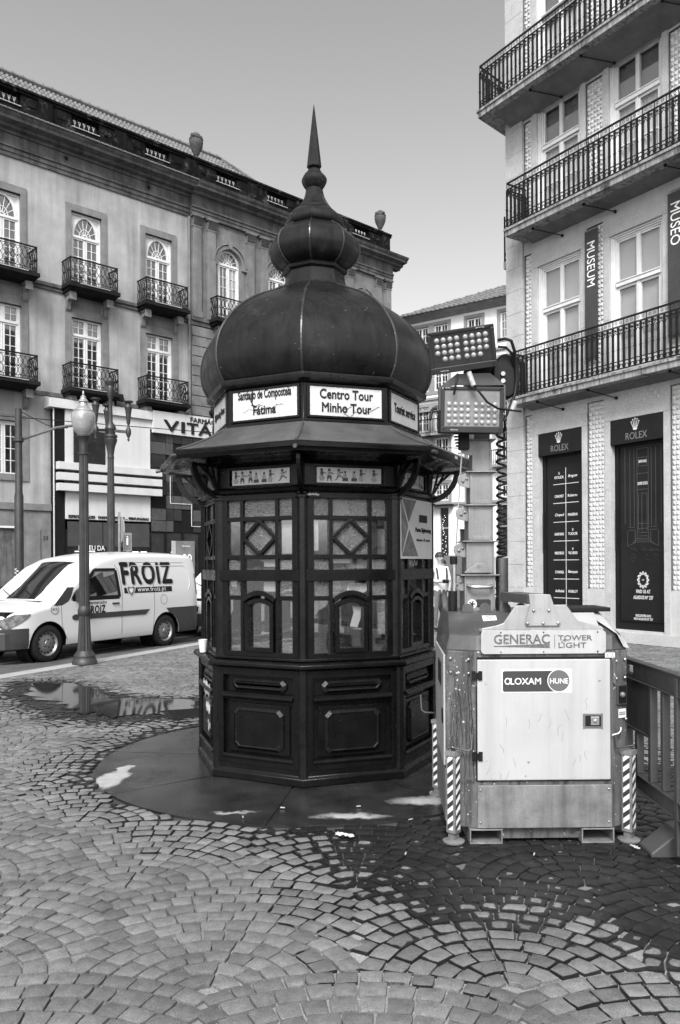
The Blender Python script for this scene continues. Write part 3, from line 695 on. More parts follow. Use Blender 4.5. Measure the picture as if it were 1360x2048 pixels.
# ================================================================ PALACE ON THE LEFT
render_=mat('stained_render',.31,.85,var=.24,scale=.7,streak=.45,sscale=1.6,bump=.35,bscale=25,grain=.12)
stoneL=mat('grey_granite_trim',.16,.85,var=.22,scale=2.2,streak=.25,sscale=3,bump=.4,bscale=45,grain=.3)
stoneP=mat('portico_granite',.15,.85,var=.28,scale=1.6,streak=.35,sscale=2.5,bump=.4,bscale=40,grain=.3)
sooty=mat('soot_black_granite',.009,.95,spec=.08,var=.6,scale=2.0,streak=.6,sscale=4,bump=.5,bscale=40,stain=(2.6,.55,.72,.10))
cornm=mat('cornice_granite',.105,.85,spec=.2,var=.35,scale=2.,streak=.6,sscale=3,bump=.4,bscale=45)
balk=mat('soot_balcony_stone',.012,.9,spec=.15,var=.5,scale=4,streak=.3)
PA=root('palace','long stained palace with arched upper windows, iron balconies and a sooty parapet','building',(-10.509,34.0,0),math.atan2(.6794,.7337))
palg=glassmat('palace_window_glass',refl=.45,rough=.02,tint=.75,wave=.03)
CB=(-10.5,-7.0,-3.57,-.13,3.30); CA=(7.06,10.06,13.04,16.03)
ops=[]
for c in CB: ops+=[(c-.675,c+.675,13.15,16.38),(c-.68,c+.68,8.75,11.95)]
for c in CB[:3]: ops.append((c-.68,c+.68,5.25,7.36))
b=MB(); wall_open(b,-14,4.88,4.12,17.78,ops,0,.28); b.build('wall',render_,PA,recalc=False)
b=MB(); wall_open(b,4.88,18.3,13.0,17.85,[(c-.66,c+.66,13.15,16.75) for c in CA],-.12,.4)
wall_open(b,4.88,18.3,0,13.0,[(c-.66,c+.66,8.9,12.1) for c in CA],-.12,.4); b.add([(18.3,-.12,0),(18.3,14,0),(18.3,14,19),(18.3,-.12,19)],[(0,1,2,3)]); b.build('portico_wall',stoneP,PA,recalc=False)
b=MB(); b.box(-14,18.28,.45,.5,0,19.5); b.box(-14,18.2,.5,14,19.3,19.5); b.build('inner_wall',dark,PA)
# ground storey granite
b=MB(); b.box(-14,-4.9,-.10,.2,0,3.84); b.box(-4.9,-2.9,-.10,.2,3.2,3.84); b.box(-2.9,-1.75,-.10,.2,0,3.84); b.box(-14,-1.75,-.17,.2,3.845,4.12); b.box(-2.72,-2.2,-.14,-.09,0,3.1); b.build('ground_storey',stoneL,PA,bevel=.01)
cur=mat('grey_curtain',.10,.9,var=.5,scale=2,streak=.6,sscale=9); MB().box(-4.9,-2.9,.0,.05,0,3.2).build('curtain',cur,PA)
MB().box(-4.9,-2.9,-.12,-.02,3.12,3.2).build('shutter_rail',paintw,PA)
text('house_number','33',.22,inkd,PA,(-1.98,-.105,2.75),bold=.02)
def muntins(b,x0,x1,z0,z1,nx,nz,y,t=.03,d=.03):
    for i in range(1,nx): x=x0+(x1-x0)*i/nx; b.box(x-t/2,x+t/2,y,y+d,z0,z1)
    for j in range(1,nz):
        z=z0+(z1-z0)*j/nz
        for i in range(nx):
            xa=x0+(x1-x0)*i/nx+(t/2 if i else 0); xb=x0+(x1-x0)*(i+1)/nx-(t/2 if i<nx-1 else 0); b.box(xa,xb,y+.002,y+d-.002,z,z+t)
def pal_window(c,hw,z0,z1,kind,par,y=.12,shut=None):
    b=MB(); Y0,Y1=y-.02,y+.06; fw=.09
    b.box(c-hw,c-hw+fw,Y0,Y1,z0,z1); b.box(c+hw-fw,c+hw,Y0,Y1,z0,z1); b.box(c-hw+fw,c+hw-fw,Y0,Y1,z1-fw,z1) if kind!='arch' else None
    X0,X1=c-hw+fw,c+hw-fw
    if kind=='fan': zt=z1-.98
    elif kind=='arch': zt=z1-.72
    elif kind=='sq': zt=z1-.68
    else: zt=z1-fw
    if kind!='low': b.box(X0,X1,Y0-.03,Y1,zt-.05,zt+.05)
    # leaves
    zb=zt-.05 if kind!='low' else z1-fw
    for s in (-1,1):
        xa,xb=(X0,c-.01) if s<0 else (c+.01,X1); st=.07
        b.box(xa,xa+st,Y0+.01,Y1,z0,zb); b.box(xb-st,xb,Y0+.01,Y1,z0,zb); b.box(xa+st,xb-st,Y0+.01,Y1,zb-.07,zb); b.box(xa+st,xb-st,Y0+.01,Y1,z0,z0+.35 if kind!='low' else z0+.07)
        muntins(b,xa+st,xb-st,z0+(.35 if kind!='low' else .07),zb-.07,2,5 if kind!='low' else 4,y+.01,.025)
        if shut==s or shut==2: b.box(xa+st,xb-st,Y1-.012,Y1-.002,z0+.3,zb-.07)
    if kind=='sq':
        for xa,xb in ((X0,c-.04),(c+.04,X1)): muntins(b,xa+.05,xb-.05,zt+.05,z1-fw,2,2,y+.01,.025); b.box(xa,xa+.05,Y0+.01,Y1,zt+.05,z1-fw); b.box(xb-.05,xb,Y0+.01,Y1,zt+.05,z1-fw)
        b.box(c-.04,c+.04,Y0,Y1,zt+.05,z1-fw)
    if kind in('fan','arch'):
        r=(X1-X0)/2 if kind=='fan' else hw-.03; zc=zt+.05; rz=(z1-fw-zc-.02) if kind=='fan' else z1-zc-.05
        b.path(arc(c,zc,r-.05 if kind=='fan' else r,0,PI,18,y+.02,rz),.09,.08)
        b.path(arc(c,zc,r*.42,0,PI,10,y+.03,rz*.42),.025,.03)
        for i in range(1,7): a=PI*i/7; b.bar((c+.1*math.cos(a),y+.03,zc+.1*math.sin(a)),(c+r*.95*math.cos(a),y+.03,zc+rz*.95*math.sin(a)),.022,.03)
        b.path(arc(c,zc,.1,0,PI,8,y+.02,.1),.04,.04)
        if kind=='fan':
            for s in (-1,1): b.prism([(c+s*r,zc+.0),(c+s*r,z1-fw),(c+s*.05,z1-fw)]+[(c+s*r*math.cos(a),zc+rz*math.sin(a)) for a in np.linspace(PI/2,0.05,9)],y+.03,y+.05)
    o=b.build('window',paintw,par)
    g=MB()
    if kind=='arch': g.prism([(c-hw+.03,z0),(c+hw-.03,z0)]+[(p[0],p[2]) for p in arc(c,zt+.05,hw-.03,0,PI,14,0,z1-zt-.08)],y+.045,y+.05)
    else: g.box(c-hw+.03,c+hw-.03,y+.045,y+.05,z0,z1-.03)
    g.build('pane',palg,o); return o
for i,c in enumerate(CB):
    pal_window(c,.675,13.15,16.38,'fan',PA); pal_window(c,.68,8.75,11.95,'sq',PA)
    s=MB(); 
    for z0,z1 in ((13.15,16.38),):
        s.box(c-.91,c-.675,-.06,.1,13.15,16.67); s.box(c+.675,c+.91,-.06,.1,13.15,16.67); s.box(c-.675,c+.675,-.06,.1,16.38,16.67)
    s.box(c-.95,c-.68,-.06,.1,8.75,12.32); s.box(c+.68,c+.95,-.06,.1,8.75,12.32); s.box(c-.68,c+.68,-.06,.1,11.95,12.32); s.box(c-.66,c+.66,-.03,.1,12.33,12.95)
    s.build('window_surround',stoneL,PA,bevel=.008)
for c in CB[:3]:
    pal_window(c,.68,5.25,7.36,'low',PA); s=MB(); s.box(c-.95,c-.68,-.05,.1,5.0,7.6); s.box(c+.68,c+.95,-.05,.1,5.0,7.6); s.box(c-.68,c+.68,-.05,.1,7.36,7.6); s.box(c-.68,c+.68,-.07,.1,5.0,5.25); s.build('window_surround',stoneL,PA)
for i,c in enumerate(CA):
    pal_window(c,.62,13.15,16.72,'arch',PA,y=.0,shut=1 if i==0 else None); pal_window(c,.62,8.9,12.1,'sq',PA,y=.0)
    s=MB(); z=16.02
    s.path(arc(c,z,.78,0,PI,18,-.16,.80),.16,.12); s.path(arc(c,z,.93,0,PI,18,-.20,.95),.07,.12); s.prism([(c-.09,16.75),(c+.09,16.75),(c+.13,17.1),(c-.13,17.1)],-.27,-.12)
    for q in (-1,1): s.box(*sorted((c+q*.68,c+q*.98)),-.22,-.12,15.88,16.02); s.box(*sorted((c+q*.70,c+q*.85)),-.15,-.12,13.1,15.88)
    # spandrel closing the square opening above the arch
    for q in (-1,1): s.prism([(c+q*.665,16.0),(c+q*.665,16.78),(c,16.78)]+[(c+q*.66*math.cos(a),16.02+.70*math.sin(a)) for a in np.linspace(PI/2,0,9)],-.12,-.02)
    s.build('arch_surround',stoneP,PA)
# string course, balconies
b=MB(); b.box(-14,4.78,-.14,.1,12.98,13.12); b.box(-14,4.78,-.08,.1,12.84,12.98); b.box(4.88,18.3,-.26,0,12.95,13.12); b.box(4.88,18.3,-.20,0,12.75,12.95); b.box(-14,18.3,-.05,.1,8.52,8.7); b.build('string_course',cornm,PA,bevel=.01)
def pal_rail(hw,dep,h):
    """iron railing of pointed loops, three sides; base at z 0, wall at y 0"""
    b=MB(); t=.028
    def side(p,q):
        p=Vector(p);q=Vector(q);L_=(q-p).length; d=(q-p)/L_; nn=max(2,round(L_/.19)); w_=L_/nn
        up=Vector((0,0,1)); nrm=(d.y,-d.x,0)
        b.bar(p+up*h,q+up*h,.05,.05); b.bar(p+up*.04,q+up*.04,.03,.03); b.bar(p+up*.16,q+up*.16,.02,.02); b.bar(p+up*(h-.1),q+up*(h-.1),.018,.018)
        for i in range(nn+1):
            x=p+d*(w_*i); 
            b.bar(x+up*.04,x+up*.16,.02,.02)
            if i<nn:
                c=x+d*w_/2; hwid=w_/2
                # elongated hexagons above and below, joined at waists
                for (zc,zh) in ((.34,.18),(.70,.18)):
                    pts=[c+up*(zc-zh),c-d*hwid*.8+up*(zc-zh*.45),c-d*hwid*.8+up*(zc+zh*.45),c+up*(zc+zh),c+d*hwid*.8+up*(zc+zh*.45),c+d*hwid*.8+up*(zc-zh*.45),c+up*(zc-zh)]
                    b.path(pts,.018,.018,up=nrm)
                b.tube([c+up*(h-.05)+ (d*math.cos(a)+up*math.sin(a))*.035 for a in np.linspace(0,2*PI,7)[:-1]],.008,3,closed=True)
                b.tube([c+up*.1+(d*math.cos(a)+up*math.sin(a))*.035 for a in np.linspace(0,2*PI,7)[:-1]],.008,3,closed=True)
                if i%2==0:
                    x2=x+d*w_; b.rbox(x2+up*.52,(.035,.012,.035),Matrix.Rotation(math.atan2(d.y,d.x),3,'Z')@Matrix.Rotation(PI/4,3,'Y'))
    side((-hw,0,0),(-hw,-dep,0)); side((-hw,-dep,0),(hw,-dep,0)); side((hw,-dep,0),(hw,0,0))
    for x in (-hw,hw): b.bar((x,-dep,0),(x,-dep,h+.04),.035,.035)
    return b
railA=pal_rail(1.03,.80,1.0).mesh('balcony_railing',[iron])
def corbel(x,z,par):
    b=MB(); b.prismx([(-.06,z),(-.55,z),(-.55,z-.12),(-.48,z-.22),(-.22,z-.34),(-.14,z-.62),(-.06,z-.72)],x-.10,x+.10); b.box(x-.14,x+.14,-.58,-.04,z-.1,z+.0); b.box(x-.15,x+.15,-.60,-.56,z-.34,z-.08); b.build('corbel',stoneL,par,bevel=.01)
def balcony(c,z,hw=1.03):
    b=MB(); b.box(c-hw-.1,c+hw+.1,-.90,-.02,z-.16,z); b.prismx([(-.86,z-.16),(-.02,z-.16),(-.02,z-.30),(-.62,z-.28)],c-hw-.02,c+hw+.02); s=b.build('balcony_slab',balk,PA,bevel=.015)
    MB().box(c-.66,c+.66,-.925,-.905,z-.02,z+.005).build('slab_edge_strip',mat('pale_edge',.4,.7),s)
    o=bpy.data.objects.new('balcony_railing',railA); COL.objects.link(o); o.parent=PA; o.location=(c,0,z+.01)
    if hw>1.03: o.scale[0]=hw/1.03
    corbel(c-.82,z-.28,PA); corbel(c+.82,z-.28,PA)
for c in CB: balcony(c-.03,13.12); balcony(c-.03,8.86)
for c in CA: balcony(c,13.12,1.15); balcony(c,8.86,1.15)
# pilasters with leafy capitals
def pil(x0,x1):
    b=MB(); b.box(x0+.05,x1-.05,-.24,-.1,13.4,17.35); b.box(x0,x1,-.28,-.1,13.12,13.4); b.box(x0+.02,x1-.02,-.26,-.1,17.30,17.36)
    for r_ in range(3):
        for i in range(5): xx=x0+.08+(x1-x0-.16)*i/4; b.prismx([(-.24,17.38+.13*r_),(-.34-.02*r_,17.50+.13*r_),(-.24,17.52+.13*r_)],xx-.045,xx+.045)
    b.box(x0+.06,x1-.06,-.24,-.1,17.36,17.78); b.box(x0-.03,x1+.03,-.36,-.1,17.76,17.85)
    b.build('pilaster',stoneP,PA,bevel=.008)
for x in (4.93,5.73,8.0,8.83,10.98,11.80,13.98,14.75,16.95,17.75): pil(x,x+.55 if x<17.7 else x+.53)
# rusticated blocks of the portico's lower storey
rb=MB()
for xa,xb in ((4.92,6.15),(7.95,9.2),(10.95,12.15),(13.95,15.1),(16.95,18.28)):
    z=.3
    while z<12.7:
        h=.46; o=MB().box(xa,xb,-.21,-.115,z,min(z+h-.03,12.72)).build('rusticated_block',stoneP,PA,bevel=.012); z+=h
# downpipe
MB().tube([(4.80,-.16,0),(4.80,-.16,17.7)],.06,8).build('downpipe',mat('painted_pipe',.13,.6,var=.2),PA,smooth=40)
# entablature, cornice, parapet
def prof(pl,x0,x1,nm,m_): return MB().prismx(pl,x0,x1).build(nm,m_,PA,recalc=True)
prof([(.1,17.75),(-.06,17.75),(-.06,17.90),(-.10,17.92),(-.10,18.07),(-.16,18.10),(-.16,18.18),(-.08,18.20),(-.08,18.62),(.1,18.62)],-14,4.88,'architrave',cornm)
prof([(.1,17.85),(-.26,17.85),(-.26,18.0),(-.30,18.02),(-.30,18.14),(-.36,18.16),(-.36,18.24),(-.27,18.26),(-.27,18.62),(.1,18.62)],4.88,18.34,'architrave',cornm)
for xa,xb,e in ((-14,4.88,0),(4.88,18.95,.12)):
    prof([(.1,18.62),(-.14-e,18.62),(-.18-e,18.72),(-.36-e,18.76),(-.40-e,18.86),(-.70-e,18.90),(-.72-e,19.0),(-.80-e,19.06),(-.86-e,19.16),(.1,19.26)],xa,xb,'cornice',cornm)
tl=MB(); tm=mat('roof_tile',.12,.8,var=.4,scale=2.4,grain=.3,stain=(5,.6,.7,.06))
for i in range(int(32.8/.21)):
    x=-14+.21*i; tl.prismx([(-.93,19.14),(-.93,19.19),(-.05,19.29),(-.05,19.25)],x+.02,x+.19)
tl.build('cornice_tiles',tm,PA,kind='stuff')
bop=[(c-.62,c+.62) for c in (-6.95,-3.5,-.17,3.22)]+[(c-.66,c+.66) for c in (7.02,10.04,13.02,15.95)]
b=MB(); xs=-14.
for a_,c_ in bop+[(18.3,18.3)]:
    b.box(xs,a_,-.10,.25,19.2,20.36)
    if c_>a_: b.box(a_,c_,-.08,.23,19.2,19.86)
    xs=c_
b.box(-14,18.35,-.16,.31,20.36,20.46); b.box(-14,18.35,-.22,.36,20.462,20.56)
for x in (-8.6,-5.2,-1.9,1.4,4.95,8.45,11.5,14.6,17.9): b.box(x-.28,x+.28,-.17,-.1,19.2,20.36); 
for x in (-6.9,-3.5,-.2,3.2,6.7,9.9,13,16.2): 
    for s in (-1,1): b.box(x+s*1.02-.2,x+s*1.02+.2,-.13,-.1,19.95,20.25); b.box(x+s*1.02-.2,x+s*1.02+.2,-.13,-.1,19.35,19.7)
b.build('parapet',sooty,PA,bevel=.01)
bal0=None
for a_,c_ in bop:
    for i in range(6):
        x=a_+(c_-a_)*(i+.5)/6
        if bal0 is None:
            bal0=MB().lathe([(.055,19.86),(.05,19.90),(.075,19.98),(.085,20.04),(.05,20.14),(.035,20.20),(.045,20.27),(.06,20.31),(.06,20.36)],8).build('baluster',sooty,PA,smooth=50); bal0.location=(x,.07,0)
        else: dup(bal0,PA,loc=(x,.07,0))
    MB().box(a_,c_,-.13,-.08,19.84,19.865).build('balustrade_sill',mat('pale_edge',.4,.7),PA)
# iron anchor knobs in the frieze
for x in (-4.4,-1.05,2.75,6.0,9.4): MB().lathe([(.07,0),(.09,.03),(.05,.08)],8).xf(Matrix.Translation((x,-.12,18.42))@Matrix.Rotation(PI/2,4,'X')).build('wall_anchor',iron,PA)
# roof
def tiled(b,x0,x1,ya,za,yb,zb,hipR=0.,px=.21,rows=13,hipL=0.):
    n=int((x1-x0)/px)
    for i in range(n):
        x=x0+px*i
        for k in range(rows):
            t0,t1=k/rows,(k+1)/rows
            if (hipR and x>x1-hipR*t0) or (hipL and x<x0+hipL*t0): break
            y0_,z0_=ya+(yb-ya)*t0,za+(zb-za)*t0; y1_,z1_=ya+(yb-ya)*t1,za+(zb-za)*t1
            V=[(x+px*.08,y0_,z0_),(x+px*.5,y0_-.02,z0_+.10),(x+px*.92,y0_,z0_),(x+px*.92,y1_,z1_-.03),(x+px*.5,y1_,z1_+.05),(x+px*.08,y1_,z1_-.03)]
            b.add(V,[(0,1,4,5),(1,2,3,4),(0,1,2)])
b=MB(); tiled(b,-14,14.6,.9,20.0,4.0,23.38,hipR=5.2); b.build('roof_tiles',tm,PA,kind='stuff',recalc=False)
b=MB(); b.add([(-14,.9,19.98),(14.8,.9,19.98),(9.4,4.0,23.36),(-14,4.0,23.36)],[(0,1,2,3)]); b.add([(14.8,.9,19.98),(14.8,9,19.98),(9.4,4.0,23.36)],[(0,1,2)]); b.add([(-14,4,23.36),(9.4,4.0,23.36),(14.8,9,19.98),(-14,9,19.98)],[(0,1,2,3)])
b.build('roof',mat('roof_base',.05,.9),PA,recalc=False)
b=MB(); b.tube([(-14,4,23.46),(9.4,4.0,23.46),(14.7,.95,20.05)],.11,6)
for i in range(52): b.ball((-13.8+.45*i,4,23.52),.10,6,4)
b.build('ridge_tiles',tm,PA)
# urns on the parapet
um=mat('urn_stone',.06,.85,var=.4,scale=9,bump=.6,bscale=25,stain=(10,.58,.68,.02))
for x,lb in ((5.36,'weathered stone urn on the parapet where the portico begins'),(17.66,'weathered stone urn on the parapet at the far end of the palace')):
    a_=math.atan2(.6794,.7337); X=-10.509+x*.7337-.07*.6794; Y=34+x*.6794+.07*.7337
    u=root('stone_urn',lb,'urn',(X,Y,20.56),a_)
    MB().lathe([(.20,0),(.20,.08),(.10,.12),(.07,.18),(.08,.22),(.20,.42),(.30,.68),(.33,.84),(.31,.92),(.34,.96)],14).build('urn_bowl',um,u,smooth=35)
    b=MB()
    for i in range(46): a=random.uniform(0,2*PI); z=random.uniform(.78,1.12); b.ball((.27*math.cos(a)*(1.25-z*.35),.27*math.sin(a)*(1.25-z*.35),z),random.uniform(.05,.09),5,3)
    b.ball((0,0,1.08),.22,8,5)
    for i in range(14): a=2*PI*i/14; b.tube([(.10*math.cos(a),.10*math.sin(a),.24),(.30*math.cos(a),.30*math.sin(a),.66)],.018,4)
    b.build('urn_garland',um,u)
# ================================================================ PHARMACY SHOPFRONT
SH_=root('pharmacy_shopfront','white modernist pharmacy shopfront with banded panels built against the palace','shopfront',(-10.509,34.0,0),math.atan2(.6794,.7337))
pw=mat('white_facade_panel',.50,.6,var=.05,scale=1.4,streak=.14,sscale=2.2)
dg=mat('dark_facade_glass',.018,.2,var=.4,scale=1.3,spec=.8); dg2=mat('smoked_panel',.06,.3,var=.2,scale=2)
b=MB(); y0=-.5
b.box(-1.30,2.55,y0,-.02,3.53,7.62); b.box(-2.0,2.615,y0-.12,-.02,8.0,8.36)
b.prismx([(y0-.12,8.36),(-.02,8.50),(-.02,8.36)],-2.0,2.615); b.build('white_wall',pw,SH_,bevel=.01)
MB().box(2.62,6.4,-.64,-.50,7.46,8.43).build('sign_band',pw,SH_,bevel=.008); MB().box(-1.3,2.62,-.50,-.3,7.62,8.0).build('upper_panel',pw,SH_)
for k,z in enumerate((5.52,5.09,4.66)): MB().box(-1.72,2.98,-.78,-.505,z-.0,z+.30).build('projecting_band',pw,SH_,bevel=.008)
MB().box(-1.32,2.6,-.56,-.50,4.7,5.8).build('band_recess',dg2,SH_)
MB().box(-.98,.40,-.56,-.505,5.84,7.22).build('dark_window',dg,SH_,bevel=.01)
MB().box(-1.72,-1.31,-.42,-.02,0,7.98).build('black_side_strip',black,SH_)
for x in (-1.78,): MB().tube([(x,-.46,1),(x,-.46,8.3)],.03,6).build('conduit',pw,SH_)
# glazed curtain of dark panels beside it
b=MB(); xs=[2.60,3.35,3.72,4.15,4.75,5.4,6.4]; zs=[3.12,3.62,4.15,4.75,5.35,5.95,6.55,7.1,7.5]
for i in range(len(xs)-1):
    for k in range(len(zs)-1):
        if random.random()<.12: continue
        MB().box(xs[i]+.012,xs[i+1]-.012,-.46-random.uniform(0,.015),-.43,zs[k]+.012,zs[k+1]-.012).build('glass_panel',dg if random.random()<.7 else dg2,SH_)
MB().box(2.6,6.4,-.425,-.02,3.1,7.5).build('panel_backing',black,SH_)
b=MB()
for p_,q_ in (((3.2,5.9),(4.6,5.9)),((3.55,5.6),(3.55,4.4)),((3.55,4.4),(4.65,4.4)),((4.65,4.4),(4.65,3.4)),((4.65,3.4),(5.4,3.4))): b.bar((p_[0],-.49,p_[1]),(q_[0],-.49,q_[1]),.025,.02)
b.build('panel_trim',paintw,SH_)
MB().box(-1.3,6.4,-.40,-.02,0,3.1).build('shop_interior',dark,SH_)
for xa,xb in ((-1.22,.30),(.34,1.30),(1.34,2.5)): MB().box(xa,xb,-.47,-.44,2.42,3.44).build('shop_blind',mat('dark_blind',.045,.5,var=.2),SH_); MB().box(xa,xb,-.43,-.42,.3,2.4).build('shop_pane',palg,SH_)
b=MB()
for x in (-1.26,.32,1.32,2.53,3.3,4.2,5.1,6.0): b.box(x-.04,x+.04,-.46,-.40,0,3.1)
b.build('shop_mullion',black,SH_)
lamp_em=bpy.data.materials.new('shop_strip_light'); lamp_em.use_nodes=True; lamp_em.node_tree.nodes['Principled BSDF'].inputs['Emission Color'].default_value=(1,1,1,1); lamp_em.node_tree.nodes['Principled BSDF'].inputs['Emission Strength'].default_value=1.2
b=MB()
for x in (-.9,-.3,1.7,2.1,3.6): b.box(x,x+.28,-.435,-.43,2.20,2.23)
b.build('shop_light',lamp_em,SH_)
text('lettering','FARMÁCIA',.30,inkd,SH_,(5.35,-.645,8.26),bold=.02,width=1.7,ext=.02)
for s,x,wd in (('V',3.52,.78),('I',4.12,.17),('T',4.62,.60),('Á',5.30,.74),('L',5.85,.36),('I',6.15,.17)): text('sign_letter',s,.70,inkd,SH_,(x,-.66,7.83+(.06 if s=='Á' else 0)),bold=.02,width=wd,ext=.03)
text('lettering','ESPECIALIDADES   FARMACÊUTICAS ... PERFUMARIAS',.16,inkd,SH_,(.62,-.52,3.66),bold=.04,width=3.65,ext=.01)
text('lettering','MUSEU DA',.30,white,SH_,(-.20,-.50,2.36),width=1.15,ext=.003); text('lettering','FARMÁCIA',.26,white,SH_,(-.20,-.50,2.06),bold=.02,width=1.2,ext=.003)
ps=MB().box(3.75,4.75,-.58,-.56,1.1,2.72).build('advertising_poster',mat('mid_grey_poster',.16,.5,var=.3,scale=3),SH_); text('lettering','30',.5,white,ps,(4.35,-.585,1.95),bold=.02); text('lettering','farmácia',.12,white,ps,(4.3,-.585,2.5))
ps2=MB().box(3.55,3.75,-.58,-.56,1.1,2.72).build('poster_edge',mat('pale_poster_edge',.4,.5),SH_)
# flood lamp on the canopy
fl=root('canopy_floodlight','small dark floodlight standing on top of the pharmacy canopy','floodlight',(-10.509+.95*.7337+.45*.6794,34+.95*.6794-.45*.7337,8.55),math.atan2(.6794,.7337))
MB().rbox((0,-.1,.22),(.30,.05,.17),Matrix.Rotation(R(-25),3,'X')).build('lamp_housing',iron,fl); MB().box(-.03,.03,-.03,.03,-.1,.15).build('lamp_stem',iron,fl)
# ================================================================ CORNER BUILDING ON THE RIGHT (local x = along the facade, outward = -y)
gran=mat('pale_granite',.43,.8,var=.13,scale=2.5,bump=.35,bscale=45,grain=.34,streak=.12,sscale=3)
gran2=mat('pale_granite_frame',.40,.8,var=.12,scale=3.5,bump=.35,bscale=45,grain=.36)
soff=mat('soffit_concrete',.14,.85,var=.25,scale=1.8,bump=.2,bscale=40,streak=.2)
slabedge=mat('stained_slab_edge',.28,.8,var=.25,scale=5,streak=.9,sscale=14,stain=(3.5,.52,.66,.03))
MU=root('museum_building','pale granite corner building with white relief tiles and long iron balconies','building',(6.2417,15.4999,0),math.atan2(-.8415,.540))
bays=(-2.60,-.62,1.36,3.34)
hw=.62
ops=[]
for c in bays: ops+=[(c-hw,c+hw,.26,4.52),(c-hw,c+hw,5.38,8.30),(c-hw,c+hw,9.16,11.90),(c-hw,c+hw,12.2,14.75)]
strips=[(-3.60,-3.42)]+[(c+.79,c+1.19) for c in bays]   # relief tile strips
so2=[]
for a_,c_ in strips: so2+=[(a_,c_,1.08,4.98),(a_,c_,5.4,8.66),(a_,c_,9.2,11.7),(a_,c_,12.25,15.2)]
b=MB(); wall_open(b,-3.64,5.5,0,17,ops+so2,0,.02); 
for o_ in ops: pass
b.build('wall',gran,MU,recalc=False)
b=MB()
for a_,c_,d_,e_ in ops:
    for (p,q) in (((a_,d_),(a_,e_)),((c_,d_),(c_,e_))): b.add([(p[0],.02,p[1]),(p[0],.26,p[1]),(q[0],.26,q[1]),(q[0],.02,q[1])],[(0,1,2,3)])
    b.add([(a_,.02,e_),(a_,.26,e_),(c_,.26,e_),(c_,.02,e_)],[(0,1,2,3)]); b.add([(a_,.02,d_),(a_,.26,d_),(c_,.26,d_),(c_,.02,d_)],[(0,1,2,3)])
b.build('window_reveal',gran2,MU,recalc=False)
# body behind, side wall facing the side street
sdir=Vector((math.sin(R(45)),math.cos(R(45)))); xl=Vector((.540,-.8415)); yl=Vector((.8415,.540)); sl_=Vector((sdir.dot(xl),sdir.dot(yl)))
c0=Vector((-4.18,0)); far_=c0+sl_*16
b=MB(); b.prismz([(-4.175,.03),(-3.66,.03),(-3.66,.27),(5.5,.27),(5.5,11),(far_.x,far_.y)],0,17); b.build('rear_body',gran,MU)
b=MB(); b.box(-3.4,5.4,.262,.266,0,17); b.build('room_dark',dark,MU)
# quoin blocks
z=0.; k=0
while z<16.9:
    h=.53
    if k%2==0: cuts=[-4.18,-3.78,-3.645]
    else: cuts=[-4.18,-3.96,-3.645]
    for a_,c_ in zip(cuts,cuts[1:]): MB().box(a_+.002,c_-.002,-.045,.05,z+.002,z+h-.002).build('quoin_block',gran2,MU,bevel=.004)
    z+=h; k+=1
# lintel band edges and door surrounds (ashlar, 1 cm proud)
for c in bays:
    for a_,c_ in ((c-.76,c-hw),(c+hw,c+.76)):
        for z0,z1 in ((.0,.82),(.824,1.9),(1.904,3.1),(3.104,4.52),(5.40,6.6),(6.604,8.30),(9.2,10.5),(10.504,11.9),(12.2,14.75)): MB().box(a_+.001,c_-.001,-.018,.1,z0,z1).build('jamb_stone',gran2,MU,bevel=.003)
    for z0,z1 in ((4.524,4.80),(8.304,8.60),(11.904,11.93),(14.754,15.0)): MB().box(c-.76,c+.76,-.018,.1,z0,z1).build('lintel_stone',gran2,MU,bevel=.003)
# relief tiles: little faceted fans, white glazed
rt=mat('white_relief_tile',.46,.35,var=.08,scale=6,coat=.3)
b=MB()
def relief(x0,x1,z0,z1):
    nx=max(1,round((x1-x0)/.082)); px_=(x1-x0)/nx; nz=round((z1-z0)/.095); pz=(z1-z0)/nz
    for i in range(nx):
        for k in range(nz):
            x=x0+px_*i; z=z0+pz*k; cx_=.3+.4*((i+k)%2)+random.uniform(-.05,.05)
            V=[(x,-.0,z),(x+px_,-.0,z),(x+px_,-.0,z+pz),(x,-.0,z+pz),(x+px_*cx_,-.030,z+pz*.35),(x+px_*(1-cx_),-.014,z+pz*.8)]
            b.add(V,[(0,1,4),(1,2,5,4),(3,0,4,5),(2,3,5)])
for o_ in so2: relief(*o_)
relief(-3.42,5.4,4.80,5.14); 
b.xf(Matrix.Translation((0,.016,0))); b.build('relief_tiles',rt,MU,kind='stuff',recalc=False)
b=MB(); 
for o_ in so2: 
    b.box(o_[0]-.006,o_[0],-.02,.02,o_[2],o_[3]); b.box(o_[0],o_[1],-.02,.02,o_[3],o_[3]+.012)
b.build('tile_edge_strip',mat('dark_metal_strip',.06,.6),MU)
